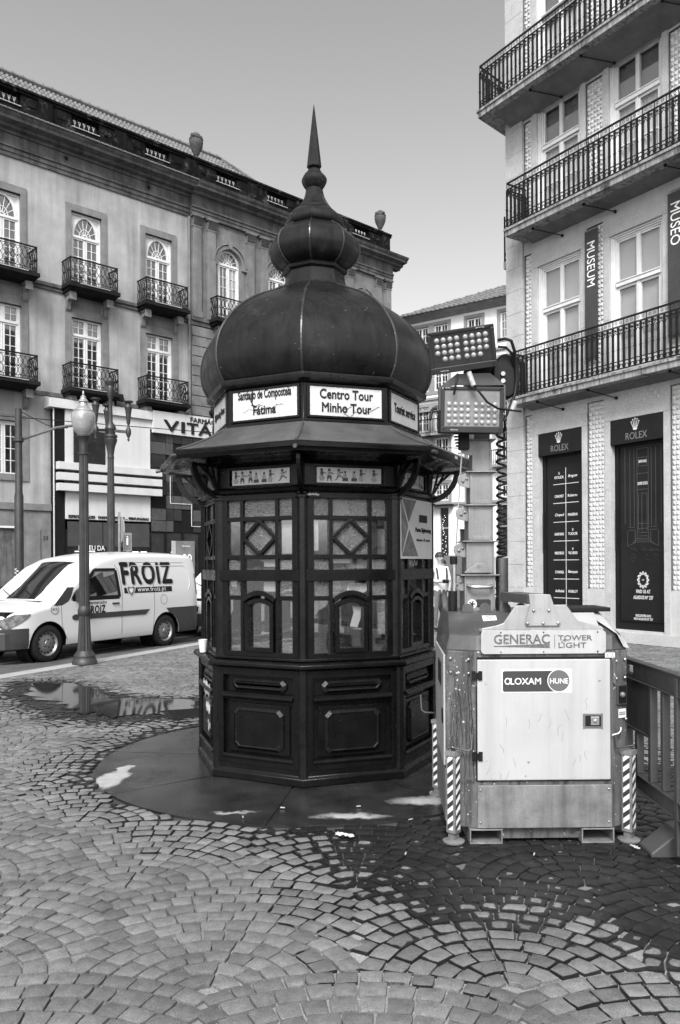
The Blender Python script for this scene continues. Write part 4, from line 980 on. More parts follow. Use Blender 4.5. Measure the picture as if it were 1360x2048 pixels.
# windows
mg=glassmat('museum_glass',refl=.22,rough=.02,tint=.9)
mgd=glassmat('museum_transom_glass',refl=.3,rough=.02,tint=.85)
blind=mat('roller_blind',.52,.8,var=.05,scale=1.2); curt=mat('net_curtain',.75,.9,var=.06,scale=2); 
def mus_window(c,z0,z1,kind):
    b=MB(); y=.10
    for k,(e,yy) in enumerate(((0,.03),(.035,.055),(.07,.08))):
        b.box(c-hw+e,c-hw+e+.034,yy,.16,z0,z1-e); b.box(c+hw-e-.034,c+hw-e,yy,.16,z0,z1-e); b.box(c-hw+e+.034,c+hw-e-.034,yy,.16,z1-e-.034,z1-e)
    X0,X1=c-hw+.104,c+hw-.104; zt=z0+(z1-z0)*.655
    b.box(X0,X1,.05,.17,zt-.05,zt+.05); b.box(X0,X1,.035,.10,zt+.035,zt+.06)
    b.box(c-.045,c+.045,.085,.16,zt+.05,z1-.104)
    for s in (-1,1):
        xa,xb=(X0,c-.004) if s<0 else (c+.004,X1)
        b.box(xa,xa+.055,.09,.16,z0,zt-.05); b.box(xb-.055,xb,.09,.16,z0,zt-.05); b.box(xa+.055,xb-.055,.09,.16,zt-.105,zt-.05); b.box(xa+.055,xb-.055,.09,.16,z0,z0+.32)
        b.box(xa+.055,xb-.055,.10,.15,z0+.92,z0+.95)
        if s>0: b.box(c-.03,c+.03,.075,.10,z0,zt-.05)
        b.box(*((X0,X0+.04) if s<0 else (X1-.04,X1)),.10,.16,zt+.05,z1-.104)
    b.box(X0,X1,.10,.16,z1-.145,z1-.104)
    o=b.build('window',paintw,MU,bevel=.004)
    for s in (-1,1):
        xa,xb=(X0+.03,c-.04) if s<0 else (c+.04,X1-.03)
        for za,zb,g in ((z0+.30,z0+.93,mg),(z0+.94,zt-.09,mg),(zt+.04,z1-.13,mgd if kind=='curtain' else mg)):
            MB().box(xa,xb,.125,.13,za,zb).build('pane',g,o)
    if kind=='curtain':
        cb=MB(); n=60
        for i in range(n):
            xa=X0+(X1-X0)*i/n; xb=X0+(X1-X0)*(i+1)/n; ya_=.20+.018*math.sin(i*1.35+math.sin(i*.4)); yb_=.20+.018*math.sin((i+1)*1.35+math.sin((i+1)*.4))
            cb.add([(xa,ya_,z0),(xb,yb_,z0),(xb,yb_,zt-.03),(xa,ya_,zt-.03)],[(0,1,2,3)])
        cb.build('curtain',curt,o,smooth=60,recalc=False)
        MB().box(X0,X1,.22,.23,zt,z1).build('transom_backing',mat('dim_room',.32,.8),o)
    else: MB().box(X0-.02,X1+.02,.18,.185,z0,z1-.05).build('window_blind',blind,o)
for c in bays: mus_window(c,5.38,8.30,'blind'); mus_window(c,9.16,11.90,'curtain'); mus_window(c,12.2,14.75,'curtain')
# balconies: slab, soffit, iron railing with individual bars
def bal(z,x0,off,side=0.,h=1.02,th=.17):
    b=MB(); ox=0
    if side:
        tip=Vector((x0,-off)); nrm=Vector((sl_.y,-sl_.x)); 
        if nrm.x>0: nrm=-nrm
        e=tip+sl_*6; w1=c0+sl_*6
        P_=[(tip.x,tip.y),(5.5,-off),(5.5,.02),(-4.1,.02),(w1.x,w1.y),(e.x,e.y)]
        S_=[(tip.x-.03,tip.y-.03),(5.5,-off-.03),(5.5,.02),(-4.1,.02),(w1.x,w1.y),(e.x-.03,e.y)]
    else:
        P_=[(x0,-off),(5.5,-off),(5.5,.02),(x0,.02)]; S_=[(x0-.03,-off-.03),(5.5,-off-.03),(5.5,.02),(x0-.03,.02)]
    MB().prismz(S_,z-.05,z).build('balcony_slab',slabedge,MU)
    s=MB().prismz(P_,z-th,z-.05).build('balcony_slab',slabedge,MU)
    # inner haunch below
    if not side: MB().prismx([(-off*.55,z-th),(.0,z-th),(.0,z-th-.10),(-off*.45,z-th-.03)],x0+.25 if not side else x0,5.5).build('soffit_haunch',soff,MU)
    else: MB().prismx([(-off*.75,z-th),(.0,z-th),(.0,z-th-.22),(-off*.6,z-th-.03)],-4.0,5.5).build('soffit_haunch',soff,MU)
    rl=bpy.data.objects.new('balcony_railing',None); 
    segs=[((x0+.04,-off+.03),(5.5,-off+.03))]
    if side: t2=Vector((x0+.04,-off+.03))+sl_*1.9; segs.append(((x0+.04,-off+.03),(t2.x,t2.y)))
    else: segs.append(((x0+.04,-off+.03),(x0+.04,-.02)))
    sc_=MB(); bars=[]
    for (ax,ay),(bx_,by_) in segs:
        A=Vector((ax,ay,z)); B_=Vector((bx_,by_,z)); L_=(B_-A).length; d=(B_-A)/L_; up=Vector((0,0,1)); nn=round(L_/.128); w_=L_/nn; nrm=(d.y,-d.x,0)
        for hh,tt in ((h,.035),(h-.13,.014),(h-.15,.014),(.20,.016),(.05,.022)): sc_.bar(A+up*hh,B_+up*hh,tt,.03 if hh==h else tt)
        for i in range(nn+1):
            p=A+d*(w_*i); bars.append((p,math.atan2(d.y,d.x)))
            if i<nn:
                c=p+d*w_/2; r_=w_/2
                sc_.path([c+d*(r_*math.cos(a))+up*(.07+r_*1.05*math.sin(a)) for a in np.linspace(0,PI,7)],.010,.010,up=nrm)
                sc_.path([c+d*(r_*.5*math.cos(a))+up*(.10+r_*.5*math.sin(a)) for a in np.linspace(-.6,PI+.6,7)],.008,.008,up=nrm)
                # pointed arch with trefoil between the bars
                zc=h-.15-.17
                for s in (-1,1): sc_.path([c+d*(s*r_)+up*(zc-.06),c+d*(s*r_*.8)+up*zc,c+d*(s*r_*.35)+up*(zc+.05),c+up*(zc+.075)],.010,.010,up=nrm)
                for s in (-1,0,1): 
                    q=c+d*(s*.016)+up*(zc+.10+(.018 if s==0 else 0)); sc_.rbox(q,(.012,.005,.012),Matrix.Rotation(math.atan2(d.y,d.x),3,'Z')@Matrix.Rotation(PI/4,3,'Y'))
                for s in (-1,1): sc_.path([c+d*(s*r_)+up*(zc+.17),c+d*(s*r_*.75)+up*(zc+.11),c+d*(s*r_*.25)+up*(zc+.14)],.008,.008,up=nrm)
                if i%2==0:
                    m_=p+d*w_; y2=h-.065
                    for s in (-1,1):
                        sc_.tube([m_+d*(s*.05)+(d*math.cos(a)+up*math.sin(a))*.026+up*y2 for a in np.linspace(0,2*PI,7)[:-1]],.006,3,closed=True)
                    sc_.bar(p+up*(h-.13),p+up*h,.012,.012)
    rl=sc_.build('balcony_railing',iron,MU,recalc=False)
    bm=MB().box(-.022,.022,-.012,.012,.05,h-.15).box(-.03,.03,-.016,.016,.42,.435,0).mesh('baluster',[iron])
    for p,a in bars:
        o=bpy.data.objects.new('baluster',bm); COL.objects.link(o); o.parent=rl; o.location=p; o.rotation_euler[2]=a
    # stay rods under the slab
    for x in (-2.9,-1.5,.4) : 
        q=MB(); q.tube([(x,-off*.75,z-th-.03),(x+.42,-.03,z-th-.22)],.011,6); q.ball((x,-off*.75,z-th-.02),.035,8,5); q.ball((x+.42,-.03,z-th-.22),.035,8,5); q.build('stay_rod',iron,MU)
bal(5.36,-3.67,.50); bal(9.15,-3.60,.64); bal(12.17,-4.38,.72,side=1)
# one more balcony round the corner, second floor
q=MB(); e0=c0+sl_*.9; nrm=Vector((-sl_.y,sl_.x)); nrm=nrm if nrm.x<0 else -nrm
pts=[e0,e0+sl_*3,e0+sl_*3+nrm*.7,e0+nrm*.7]; q.prismz([(p.x,p.y) for p in pts],8.97,9.15); q.build('side_balcony_slab',slabedge,MU)
q=MB(); a_=e0+nrm*.66; b_=a_+sl_*2.9; A=Vector((a_.x,a_.y,9.15)); B_=Vector((b_.x,b_.y,9.15)); A2=Vector((e0.x,e0.y,9.15)); up=Vector((0,0,1))
for P1,P2 in ((A,B_),(A2,A)):
    n_=round((P2-P1).length/.128); d=(P2-P1)/n_
    for hh in (1.02,.88,.2,.05): q.bar(P1+up*hh,P2+up*hh,.025,.025)
    for i in range(n_+1): q.bar(P1+d*i+up*.05,P1+d*i+up*.9,.035,.02)
    for i in range(n_): q.path([P1+d*(i+.5)+d*(.5*math.cos(a))+up*(.72+.06*math.sin(a)) for a in np.linspace(0,PI,6)],.012,.012); q.path([P1+d*(i+.5)+d*(.5*math.cos(a))+up*(.06+.1*math.sin(a)) for a in np.linspace(0,PI,6)],.012,.012)
q.bar(A,A+up*1.12,.03,.03); q.build('side_balcony_railing',iron,MU)
# banners
bn=mat('dark_banner_cloth',.04,.8,var=.12,scale=5,bump=.2,bscale=200)
def banner(xc,wd,z0,z1,s,lab,zt,sz):
    X=6.2417+xc*.540-.08*.8415; Y=15.4999-xc*.8415-.08*.540
    t=root('wall_banner',lab,'banner',(X,Y,0),math.atan2(-.8415,.540))
    MB().box(-wd/2,wd/2,-.012,.0,z0,z1).build('banner_cloth',bn,t)
    MB().tube([(-wd/2,.0,z1+.01),(wd/2,.0,z1+.01)],.018,6).build('banner_pole',steel,t)
    text('lettering',s,.29,white,t,(0,-.016,zt),rot=(PI/2,R(90),0),width=sz,ext=.001)
banner(-1.645,.33,5.9,8.57,'MUSEUM','narrow dark banner reading museum hung between two tall windows',7.86,.93)
banner(.335,.33,5.9,8.60,'MUSEO','narrow dark banner reading museo hung above the balcony at the picture edge',8.0,.80)
# doors on the ground floor
db=mat('black_shop_panel',.012,.4,spec=.2,var=.2,scale=3); dbd=mat('black_door_recess',.008,.5,spec=.2)
wp=mat('white_print_on_black',.62,.5,var=.04); gp=mat('grey_print_on_black',.16,.5,var=.04)
crown=MB()
for i,(dx,h_) in enumerate(((-.09,.13),(-.05,.17),(0,.19),(.05,.17),(.09,.13))): crown.prism([(-.035+.0175*i-.008,.0),(-.035+.0175*i+.008,.0),(dx+.006,h_),(dx-.006,h_)],-.001,0); crown.prism([(dx+.014*math.cos(a),h_+.008+.014*math.sin(a)) for a in np.linspace(0,2*PI,9)[:-1]],-.001,0)
crown.prism([(.05*math.cos(a),-.012+.02*math.sin(a)) for a in np.linspace(0,2*PI,13)[:-1]],-.001,0)
crm=crown.mesh('crown_emblem',[wp])
def door(c,kind):
    z0=.26
    fr=MB(); fr.box(c-hw,c-hw+.10,.12,.2,z0,4.04); fr.box(c+hw-.03,c+hw,.12,.2,z0,4.04); fr.box(c-hw+.10,c+hw-.03,.10,.2,3.98,4.04); fr.box(c-hw+.1,c+hw-.03,.11,.2,z0,z0+.17); fr.box(c-hw+.1,c+hw-.03,.09,.12,z0+.17,z0+.19)
    d_=fr.build('shop_door',dbd,MU,bevel=.003)
    sg=MB().box(c-hw,c+hw,-.015,.03,4.02,4.515).build('sign_board',db,d_)
    o=bpy.data.objects.new('crown_emblem',crm); COL.objects.link(o); o.parent=d_; o.location=(c-.02,-.018,4.29)
    text('lettering','ROLEX',.20,gp,d_,(c,-.017,4.15),width=.50)
    leaf=MB().box(c-hw+.11,c+hw-.03,.145,.165,z0+.19,3.98).build('door_panel',db,d_)
    MB().tube([(c-hw+.045,.09,1.9),(c-hw+.045,.09,2.75)],.014,6).build('door_handle',iron,d_)
    y=.1435; cx=c+.035
    if kind=='brands':
        b=MB(); b.box(cx-.007,cx+.007,y-.001,y,z0+.2,3.72)
        for k in range(7): b.box(cx-.36,cx+.36,y-.0012,y-.0002,3.36-.42*k,3.373-.42*k)
        b.build('divider_line',wp,d_)
        L_=['ROLEX','CHAUMET','Chopard','DAVID ROSAS','MARCO BICEGO','CHANEL','leBebé','Bell & Ross']; R_=['Breguet','Roberto','PANERAI','TUDOR','TAG HEUER','Blancpain','HUBLOT','WOLF']
        for k,(a_,c_) in enumerate(zip(L_,R_)):
            for s,x,sh in ((a_,cx-.19,a_ in('Chopard','leBebé')),(c_,cx+.19,c_=='Breguet')):
                text('lettering',s,.085,wp,d_,(x,y-.001,3.52-.42*k),width=min(.26,.045*len(s)+.04),bold=.012,shear=.3 if sh else 0)
        for k,x in ((0,-1),(3,1),(4,1)):
            o=bpy.data.objects.new('crown_emblem',crm); COL.objects.link(o); o.parent=d_; o.location=(cx+.19*x,y-.001,3.59-.42*k); o.scale=(.25,1,.25)
    elif kind=='shop':
        g2=mat('chalk_line_drawing',.11,.6,var=.3,scale=20); b=MB()
        def ln(*p,t=.005): b.path([(c+.03+q[0],y-.001,q[1]) for q in p],t,.001)
        for x in (-.13,.13): ln((x,2.1),(x,3.9))
        ln((-.13,3.9),(.13,3.9)); ln((-.1,3.55),(.1,3.55),(.1,3.72),(-.1,3.72),(-.1,3.55)); ln((-.13,3.4),(.13,3.4)); ln((-.13,3.08),(.13,3.08)); ln((-.02,2.25),(-.02,3.0),(.1,3.0),(.1,2.25)); ln((-.1,2.25),(-.1,3.0))
        for z in (2.4,2.3,2.22,2.15): ln((-.1,z),(.11,z))
        for k in range(3): w_=.16+.04*k; ln((-w_,2.10-.035*k),(w_,2.10-.035*k))
        for s in (-1,1): ln((s*.3,2.35),(s*.3,3.9)); ln((s*.2,2.35),(s*.2,3.9)); ln((s*.18,2.33),(s*.33,2.33)); ln((s*.17,2.27),(s*.35,2.27)); ln((s*.18,2.25),(s*.18,2.02),(s*.36,1.95),(s*.36,2.25)); ln((s*.42,2.4),(s*.42,3.95))
        for k in range(16): x=random.uniform(-.35,.3); z=random.uniform(1.65,1.95); ln((x,z),(x+random.uniform(.05,.12),z-random.uniform(.02,.06)),t=.002)
        b.build('line_drawing',g2,d_)
        text('lettering','DAVID ROSAS',.08,wp,d_,(c+.03,y-.001,3.64),width=.18); text('lettering','DAVID ROSAS',.09,wp,d_,(c+.03,y-.001,3.20),width=.23)
        rs=MB()
        for i in range(12):
            a=2*PI*i/12; a2=a+PI/12
            for q,rr in ((a,.12),(a2,.10)):
                x,z=rr*math.cos(q),1.27+rr*1.25*math.sin(q); rs.rbox((c+.03+x,y-.001,z),(.028,.0006,.007),Matrix.Rotation(-q-.7,3,'Y')); rs.rbox((c+.03+x,y-.0022,z),(.007,.0006,.024),Matrix.Rotation(-q-.7,3,'Y'))
        rs.build('rosette_emblem',wp,d_)
        text('lettering','DR',.04,wp,d_,(c+.03,y-.001,1.27))
        text('lettering','FIND US AT',.10,wp,d_,(c+.03,y-.001,.86+.18),width=.33,bold=.01); text('lettering','ALIADOS Nº 237',.10,wp,d_,(c+.03,y-.001,.92),width=.46,bold=.01)
        text('lettering','ENCONTRE-NOS',.07,wp,d_,(c+.03,y-.001,.555),width=.35,bold=.01); text('lettering','NOS ALIADOS Nº 237',.07,wp,d_,(c+.03,y-.001,.49),width=.44,bold=.01)
door(bays[0],'brands'); door(bays[1],'shop'); door(bays[2],'plain'); door(bays[3],'plain')
b=MB(); b.box(-3.64,5.5,-.03,.0,0,.22); b.build('plinth_course',gran2,MU,bevel=.004)
# ================================================================ FAR BUILDING
BK=root('far_terrace','white terrace building with grey window surrounds and tiled eaves closing the street','building',(6.2823,46.0,0),math.atan2(-.5779,.8161))
wr=mat('white_render_far',.75,.8,var=.05,scale=.8,streak=.08); fs=mat('far_stone_surround',.22,.8,var=.12,scale=2)
wc=[3.15,1.76,.50,-1.59+.0,-3.6,-5.6]; wc=[-x for x in wc]+[-x for x in (-7.6,5.2,7.2,9.2)]
wc=sorted(wc)
ops=[]
lv=[(13.95,15.4),(11.6,12.9),(9.3,10.75),(7.2,8.9),(5.25,6.25)]
for c in wc: 
    for z0,z1 in lv: ops.append((c-.45,c+.45,z0,z1))
gops=[(-.62,-.08,.2,4.85),(.6,1.6,.2,3.6),(2.9,4.3,.2,4.85),(5.4,6.6,.2,3.9),(-3,-1.6,.2,3.9),(-6,-4.6,.2,4)]
b=MB(); wall_open(b,-12,9,0,15.9,ops+gops,0,.2); b.build('wall',wr,BK,recalc=False)
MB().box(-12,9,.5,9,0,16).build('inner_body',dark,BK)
for c in wc:
    for i,(z0,z1) in enumerate(lv):
        s=MB(); f=.18; s.box(c-.45-f,c-.45,-.04,.1,z0-f,z1+f); s.box(c+.45,c+.45+f,-.04,.1,z0-f,z1+f); s.box(c-.45,c+.45,-.04,.1,z1,z1+f); s.box(c-.45,c+.45,-.04,.1,z0-f,z0); s.build('window_surround',fs,BK)
        q=MB(); y=.05; q.box(c-.45,c-.36,y,y+.06,z0,z1); q.box(c+.36,c+.45,y,y+.06,z0,z1); q.box(c-.36,c+.36,y,y+.06,z1-.09,z1); q.box(c-.36,c+.36,y,y+.06,z0,z0+.09); q.box(c-.05,c+.05,y,y+.06,z0+.09,z1-.09)
        for s_ in (-1,1): muntins(q,*sorted((c+s_*.05,c+s_*.36)),z0+.09,z1-.09,2,3,y+.01,.03,.03)
        wdo=q.build('window',paintw,BK); MB().box(c-.44,c+.44,y+.07,y+.075,z0,z1).build('pane',palg,wdo)
        if i in (2,3):
            MB().box(c-.8,c+.8,-.5,0,z0-.30,z0-.18).build('balcony_slab',fs,BK); r_=MB(); 
            for k in range(15): r_.box(c-.78+.11*k-.01,c-.78+.11*k+.01,-.48,-.46,z0-.18,z0+.62)
            r_.box(c-.8,c+.8,-.50,-.45,z0+.6,z0+.65); r_.build('balcony_railing',iron,BK)
b=MB()
for z in (13.35,11.1,10.45,6.9,5.0): b.box(-12,9,-.14,.05,z,z+.13)
b.build('string_course',fs,BK)
b=MB(); b.prismx([(.1,15.75),(-.1,15.75),(-.25,15.9),(-.6,16.0),(-.65,16.1),(.1,16.15)],-12,9); b.build('eaves',mat('dark_eaves',.22,.8),BK)
b=MB(); tiled(b,-3.6,9,-.75,16.02,4.5,18.6,px=.3,rows=14,hipL=7.0); b.build('roof_tiles',tm,BK,kind='stuff',recalc=False)
b=MB(); b.add([(-3.7,-.7,16.0),(9,-.7,16.0),(9,4.5,18.55),(3.4,4.5,18.55)],[(0,1,2,3)]); b.add([(3.4,4.5,18.55),(9,4.5,18.55),(9,9,16),(-3.7,9,16)],[(0,1,2,3)]); b.add([(-3.7,-.7,16.0),(3.4,4.5,18.55),(-3.7,9,16)],[(0,1,2)]); b.build('roof',mat('roof_base',.05,.9),BK,recalc=False)
for i,g in enumerate(gops): 
    MB().box(g[0],g[1],.12,.16,g[2],g[3]).build('shop_window',dg,BK); MB().box(g[0],g[1],.06,.12,g[3]-1.2,g[3]-1.12).build('window_bar',fs,BK)
b=MB(); 
for k in range(26): b.ball((-.5+random.random()*.3,-.02,1.9+k*.1),.02,4,3)
b.build('shop_light',lamp_em,BK)
MB().box(-1.0,.3,-.5,-.02,4.95,5.02).build('shop_awning',iron,BK)
# grey block behind the left end so the street does not end in nothing
# ================================================================ LIGHT TOWER
galv=mat('dirty_grey_machine_paint',.115,.55,.2,spec=.3,var=.3,scale=5,streak=.85,sscale=22,bump=.2,bscale=60,speck=.30,spscale=45,spc=.5,stain=(9,.58,.70,.03))
galvp=mat('scuffed_grey_panel',.165,.6,.1,var=.3,scale=7,streak=.5,sscale=12,bump=.15,bscale=60,stain=(14,.60,.75,.13),grain=.12)
gw=mat('white_machine_door',.37,.42,spec=.3,var=.08,scale=2.2,speck=.245,spscale=16,spc=.10,streak=.16,sscale=9)
mastm=mat('galvanised_mast',.20,.5,.35,var=.14,scale=6,streak=.25,sscale=14,bump=.1,bscale=80,grain=.12)
gd=mat('dark_grey_hood',.07,.5,.2,var=.25,scale=4,streak=.3,sscale=9,bump=.1,bscale=60)
bolt_m=mat('bolt_metal',.35,.4,.8,var=.2,scale=30)
GE=root('light_tower','mobile light tower generator with a white door standing right of the kiosk','generator',(1.14,4.62,0),R(.8))
# cabinet: chamfered plan
plan=[(-.525,.09),(-.365,.0),(.42,.0),(.53,.07),(.49,1.02),(-.455,1.02)]
b=MB().prismz(plan,.085,1.10); b.build('cabinet',galv,GE,bevel=.006)
# hood
def hood():
    lo=[(-.525,.09),(-.365,.0),(.42,.0),(.53,.07),(.49,1.02),(-.455,1.02)]; md=[(-.50,.12),(-.355,.03),(.43,.03),(.50,.09),(.48,1.0),(-.445,1.0)]; hi=[(-.46,.42),(-.34,.36),(.33,.30),(.44,.36),(.44,1.0),(-.42,1.0)]
    V=[(x,y,1.10) for x,y in lo]+[(x,y,1.19) for x,y in md]+[(x,y,1.30) for x,y in hi]; n=6
    F=[tuple(range(n))[::-1],tuple(range(12,18))]+[(i+l*n,(i+1)%n+l*n,(i+1)%n+(l+1)*n,i+(l+1)*n) for l in (0,1) for i in range(n)]
    return MB().add(V,F)
hood().build('hood',gd,GE,bevel=.008)
# front door
MB().box(-.367,.408,-.004,.002,.357,1.068).build('door_seal',black,GE)
fd=MB().box(-.361,.402,-.020,-.004,.365,1.055).build('white_door',gw,GE,bevel=.006)
def hinge(par,x,z,y=-.022,m_=iron):
    b=MB(); b.box(x-.030,x-.008,y-.006,y+.004,z-.026,z+.026); b.box(x+.008,x+.030,y-.006,y+.004,z-.026,z+.026); b.tube([(x,y-.006,z-.018),(x,y-.006,z+.018)],.007,8)
    for sx in (-1,1):
        for sz in (-1,1): b.ball((x+sx*.019,y-.007,z+sz*.018),.004,6,3,0)
    return b.build('hinge',m_,par,bevel=0)
hinge(GE,-.364,.965); hinge(GE,-.364,.505)
def sticker(par,x0,x1,z0,z1,y,m_,r=.008,nm='sticker'):
    p=[]
    for cx,cz,a in ((x1-r,z1-r,0),(x0+r,z1-r,PI/2),(x0+r,z0+r,PI),(x1-r,z0+r,3*PI/2)): p+=[(cx+r*math.cos(a+t),cz+r*math.sin(a+t)) for t in (0,PI/4,PI/2)]
    return MB().prism(p,y-.0008,y).build(nm,m_,par)
lx=mat('dark_sticker',.035,.35,var=.05); lx2=mat('mid_grey_sticker',.10,.35,var=.05); pale=mat('sticker_backing',.62,.4,var=.03)
sticker(fd,-.222,.180,.865,1.000,-.0205,pale,.004); sticker(fd,-.216,.115,.872,.990,-.0217,lx,.010)
text('lettering','LOXAM',.052,wp,fd,(-.085,-.0232,.932),bold=.02,width=.175,ext=.0004)
hx=MB(); hx.path([(-.188+.016*math.cos(a),-.0228,.932+.018*math.sin(a)) for a in np.linspace(0,2*PI,7)],.007,.0006); hx.build('hexagon_emblem',wp,fd)
dsk=lambda x,z,r,y,m_,nm: MB().prism([(x+r*math.cos(a),z+r*math.sin(a)) for a in np.linspace(0,2*PI,33)[:-1]],y-.0006,y).build(nm,m_,fd)
dsk(.105,.934,.066,-.0228,wp,'emblem_ring'); dsk(.105,.934,.061,-.0236,lx2,'emblem_disc'); text('lettering','HUNE',.042,wp,fd,(.105,-.0245,.932),bold=.02,width=.105,ext=.0004)
# latch
b=MB(); b.box(.242,.356,-.024,-.019,.660,.745); b.build('latch_plate',mat('latch_grey',.20,.4,.7,var=.2),fd,bevel=.006)
MB().box(.255,.345,-.0245,-.0235,.672,.733).build('latch_recess',iron,fd)
b=MB(); b.box(.285,.335,-.030,-.024,.678,.728); b.build('latch_paddle',steel,fd,bevel=.003); MB().lathe([(.011,0),(.011,.006),(.008,.008)],12).xf(Matrix.Translation((.312,-.030,.702))@Matrix.Rotation(PI/2,4,'X')).build('lock',bolt_m,fd)
b=MB()
for x,z in ((.245,.742),(.353,.742),(.245,.663),(.353,.663)): b.ball((x,-.025,z),.004,6,3)
b.build('latch_screw',bolt_m,fd)
b=MB(); random.seed(31)
for k in range(16):
    x=random.uniform(-.3,.38); z=random.uniform(.40,.84); p=[(x,-.0203,z)]
    for q in range(3): x+=random.uniform(-.012,.012); z-=random.uniform(.004,.03); p.append((x,-.0203,z))
    b.path(p,.0016,.0003)
b.build('door_scratch',mat('scratch_grey',.12,.6),fd)
ds=mat('dried_drip_stain',.02,.7,var=.5,scale=30)
for k in range(26):
    t=random.uniform(.06,.94); z=random.uniform(.55,.98); n_=Vector((-.09,-.16,0)).normalized(); p=[]
    for q in range(random.randint(6,16)):
        t=min(.97,max(.03,t+random.uniform(-.025,.03))); z-=random.uniform(.012,.035)
        if z<.12: break
        p.append((-.525+.16*t+n_.x*.002,.09-.09*t+n_.y*.002,z))
    if len(p)>1: MB().path(p,random.uniform(.0015,.0045),.0004,up=tuple(n_)).build('drip_stain',ds,GE,recalc=False)
# lower panel and skirts
lp=MB().box(-.361,.410,-.012,-.0,.090,.335).build('lower_panel',galvp,GE,bevel=.004)
b=MB()
for x,z in ((-.345,.312),(.392,.312),(-.345,.125),(.392,.125)): b.ball((x,-.014,z),.007,8,4)
b.build('panel_bolt',bolt_m,lp)
# corner plates with bolts
for s in (-1,1):
    x0,x1=((-.385,-.362) if s<0 else (.418,.44)); MB().prism([(x0,.92),(x1,.90),(x1,1.10),(x0,1.10)],-.007,-.001).build('corner_plate',galv,GE,bevel=.002)
for x,y,z in ((-.50,.072,1.055),(-.50,.072,.975),(-.405,.017,1.055),(-.405,.017,.975),(.445,.011,1.04),(.51,.052,1.045),(.445,.011,.94),(.51,.052,.94),(.515,.055,.70)): MB().ball((x,y-.006,z),.009,8,4).build('frame_bolt',bolt_m,GE)
# left white side door, slightly proud
b=MB(); b.prismz([(-.535,.12),(-.522,.12),(-.452,1.0),(-.465,1.0)],.42,1.07); sd_=b.build('side_door',gw,GE,bevel=.004)
b=MB(); b.prismz([(-.529,.11),(-.522,.11),(-.452,1.01),(-.459,1.01)],.10,.40); b.build('side_panel',galvp,GE)
MB().prismz([(-.524,.30),(-.520,.30),(-.495,.62),(-.499,.62)],.86,1.0).build('side_sticker',lx,GE); MB().prismz([(-.537,.16),(-.530,.16),(-.524,.24),(-.531,.24)],.66,.74).build('side_latch',iron,GE)
MB().prismz([(-.48,.94),(-.46,.94),(-.456,.99),(-.476,.99)],.95,1.0).build('side_hinge',iron,GE)
# vertical vents on the left top hip
MB().prism([(-.47,1.11),(-.43,1.11),(-.46,1.28)],.40,.42).build('hood_trim',paintw,GE)
# name panel on the hood front
rn=MB(); r=.018
x0,x1,z0,z1=-.338,.378,1.087,1.218; p=[]
for cx,cz,a in ((x1-r,z1-r,0),(x0+r,z1-r,PI/2),(x0+r,z0+r,PI),(x1-r,z0+r,3*PI/2)): p+=[(cx+r*math.cos(a+t),cz+r*math.sin(a+t)) for t in (0,PI/4,PI/2)]
npn=rn.prism(p,-.018,-.010).build('name_panel',gw,GE,bevel=.001)
ink=mat('worn_grey_lettering',.09,.6,var=.5,scale=60,stain=(50,.60,.68,.5))
text('lettering','GENERAC',.075,ink,npn,(-.105,-.0195,1.172),bold=.02,width=.32,ext=.0006)
MB().prism([(-.265,1.133),(.055,1.145),(.055,1.120),(-.265,1.129)],-.0195,-.0185).build('underline_wedge',ink,npn); MB().box(.082,.085,-.0195,-.0185,1.118,1.196).build('divider_line',ink,npn)
text('lettering','TOWER',.042,ink,npn,(.20,-.0195,1.178),bold=.01,width=.195,ext=.0006); text('lettering','LIGHT',.042,ink,npn,(.183,-.0195,1.136),bold=.01,width=.16,ext=.0006)
b=MB()
for x in (-.225,.02,.33):
    for z in (1.098,1.210): b.ball((x,-.019,z),.0045,6,3)
b.build('rivet',iron,npn)
st=sticker(GE,.375,.432,1.062,1.09,-.008,pale,.002)
b=MB()
for x in (.389,.417): b.path([(x-.010,-.0095,1.067),(x,-.0095,1.084),(x+.010,-.0095,1.067),(x-.010,-.0095,1.067)],.0016,.0006); b.box(x-.001,x+.001,-.0095,-.0088,1.071,1.079)
b.build('warning_triangle',inkd,GE)
# bracket plate over the name panel and the stowage beam behind it
bp_=mat('pale_worn_steel',.30,.5,.2,var=.14,scale=7,streak=.3,sscale=14,speck=.25,spscale=40,spc=.1,bump=.1)
b=MB(); b.prism([(-.33,1.222),(-.33,1.232),(-.245,1.248),(-.205,1.262),(-.135,1.362),(.155,1.366),(.225,1.272),(.36,1.24),(.375,1.222)],.0,.012); b.box(-.33,.37,.0,.10,1.205,1.224); b.build('bracket_plate',bp_,GE,bevel=.004)
b=MB(); b.prism([(-.075,1.245),(.115,1.245),(.122,1.262),(.085,1.355),(.062,1.425),(-.062,1.43),(-.055,1.36),(-.083,1.262)],-.014,-.002); b.build('beam_end_plate',bp_,GE,bevel=.004)
b=MB()
for x,z in ((-.035,1.335),(.052,1.335),(-.07,1.262),(.018,1.262),(.105,1.262)): b.ball((x,-.017,z),.0095,8,4)
b.build('plate_bolt',bolt_m,GE)
b=MB(); b.box(-.066,-.058,.0,.45,1.37,1.425); b.box(.058,.066,.0,.45,1.37,1.425)
for k in range(4): b.box(-.058,.058,.02+.12*k,.06+.12*k,1.415,1.426)
b.box(-.058,.058,0,.45,1.37,1.376); b.xf(Matrix.Translation((0,.01,0))@Matrix.Rotation(R(8),4,'Z')); b.build('stowage_beam',gd,GE,bevel=.002)
b=MB()
for k in range(5): b.ball((-.068-.016*k,.10+.12*k,1.39),.008,6,4)
b.build('beam_bolt',bolt_m,GE)
MB().box(.12,.50,.25,.55,1.31,1.335).build('black_tray',black,GE,bevel=.004)
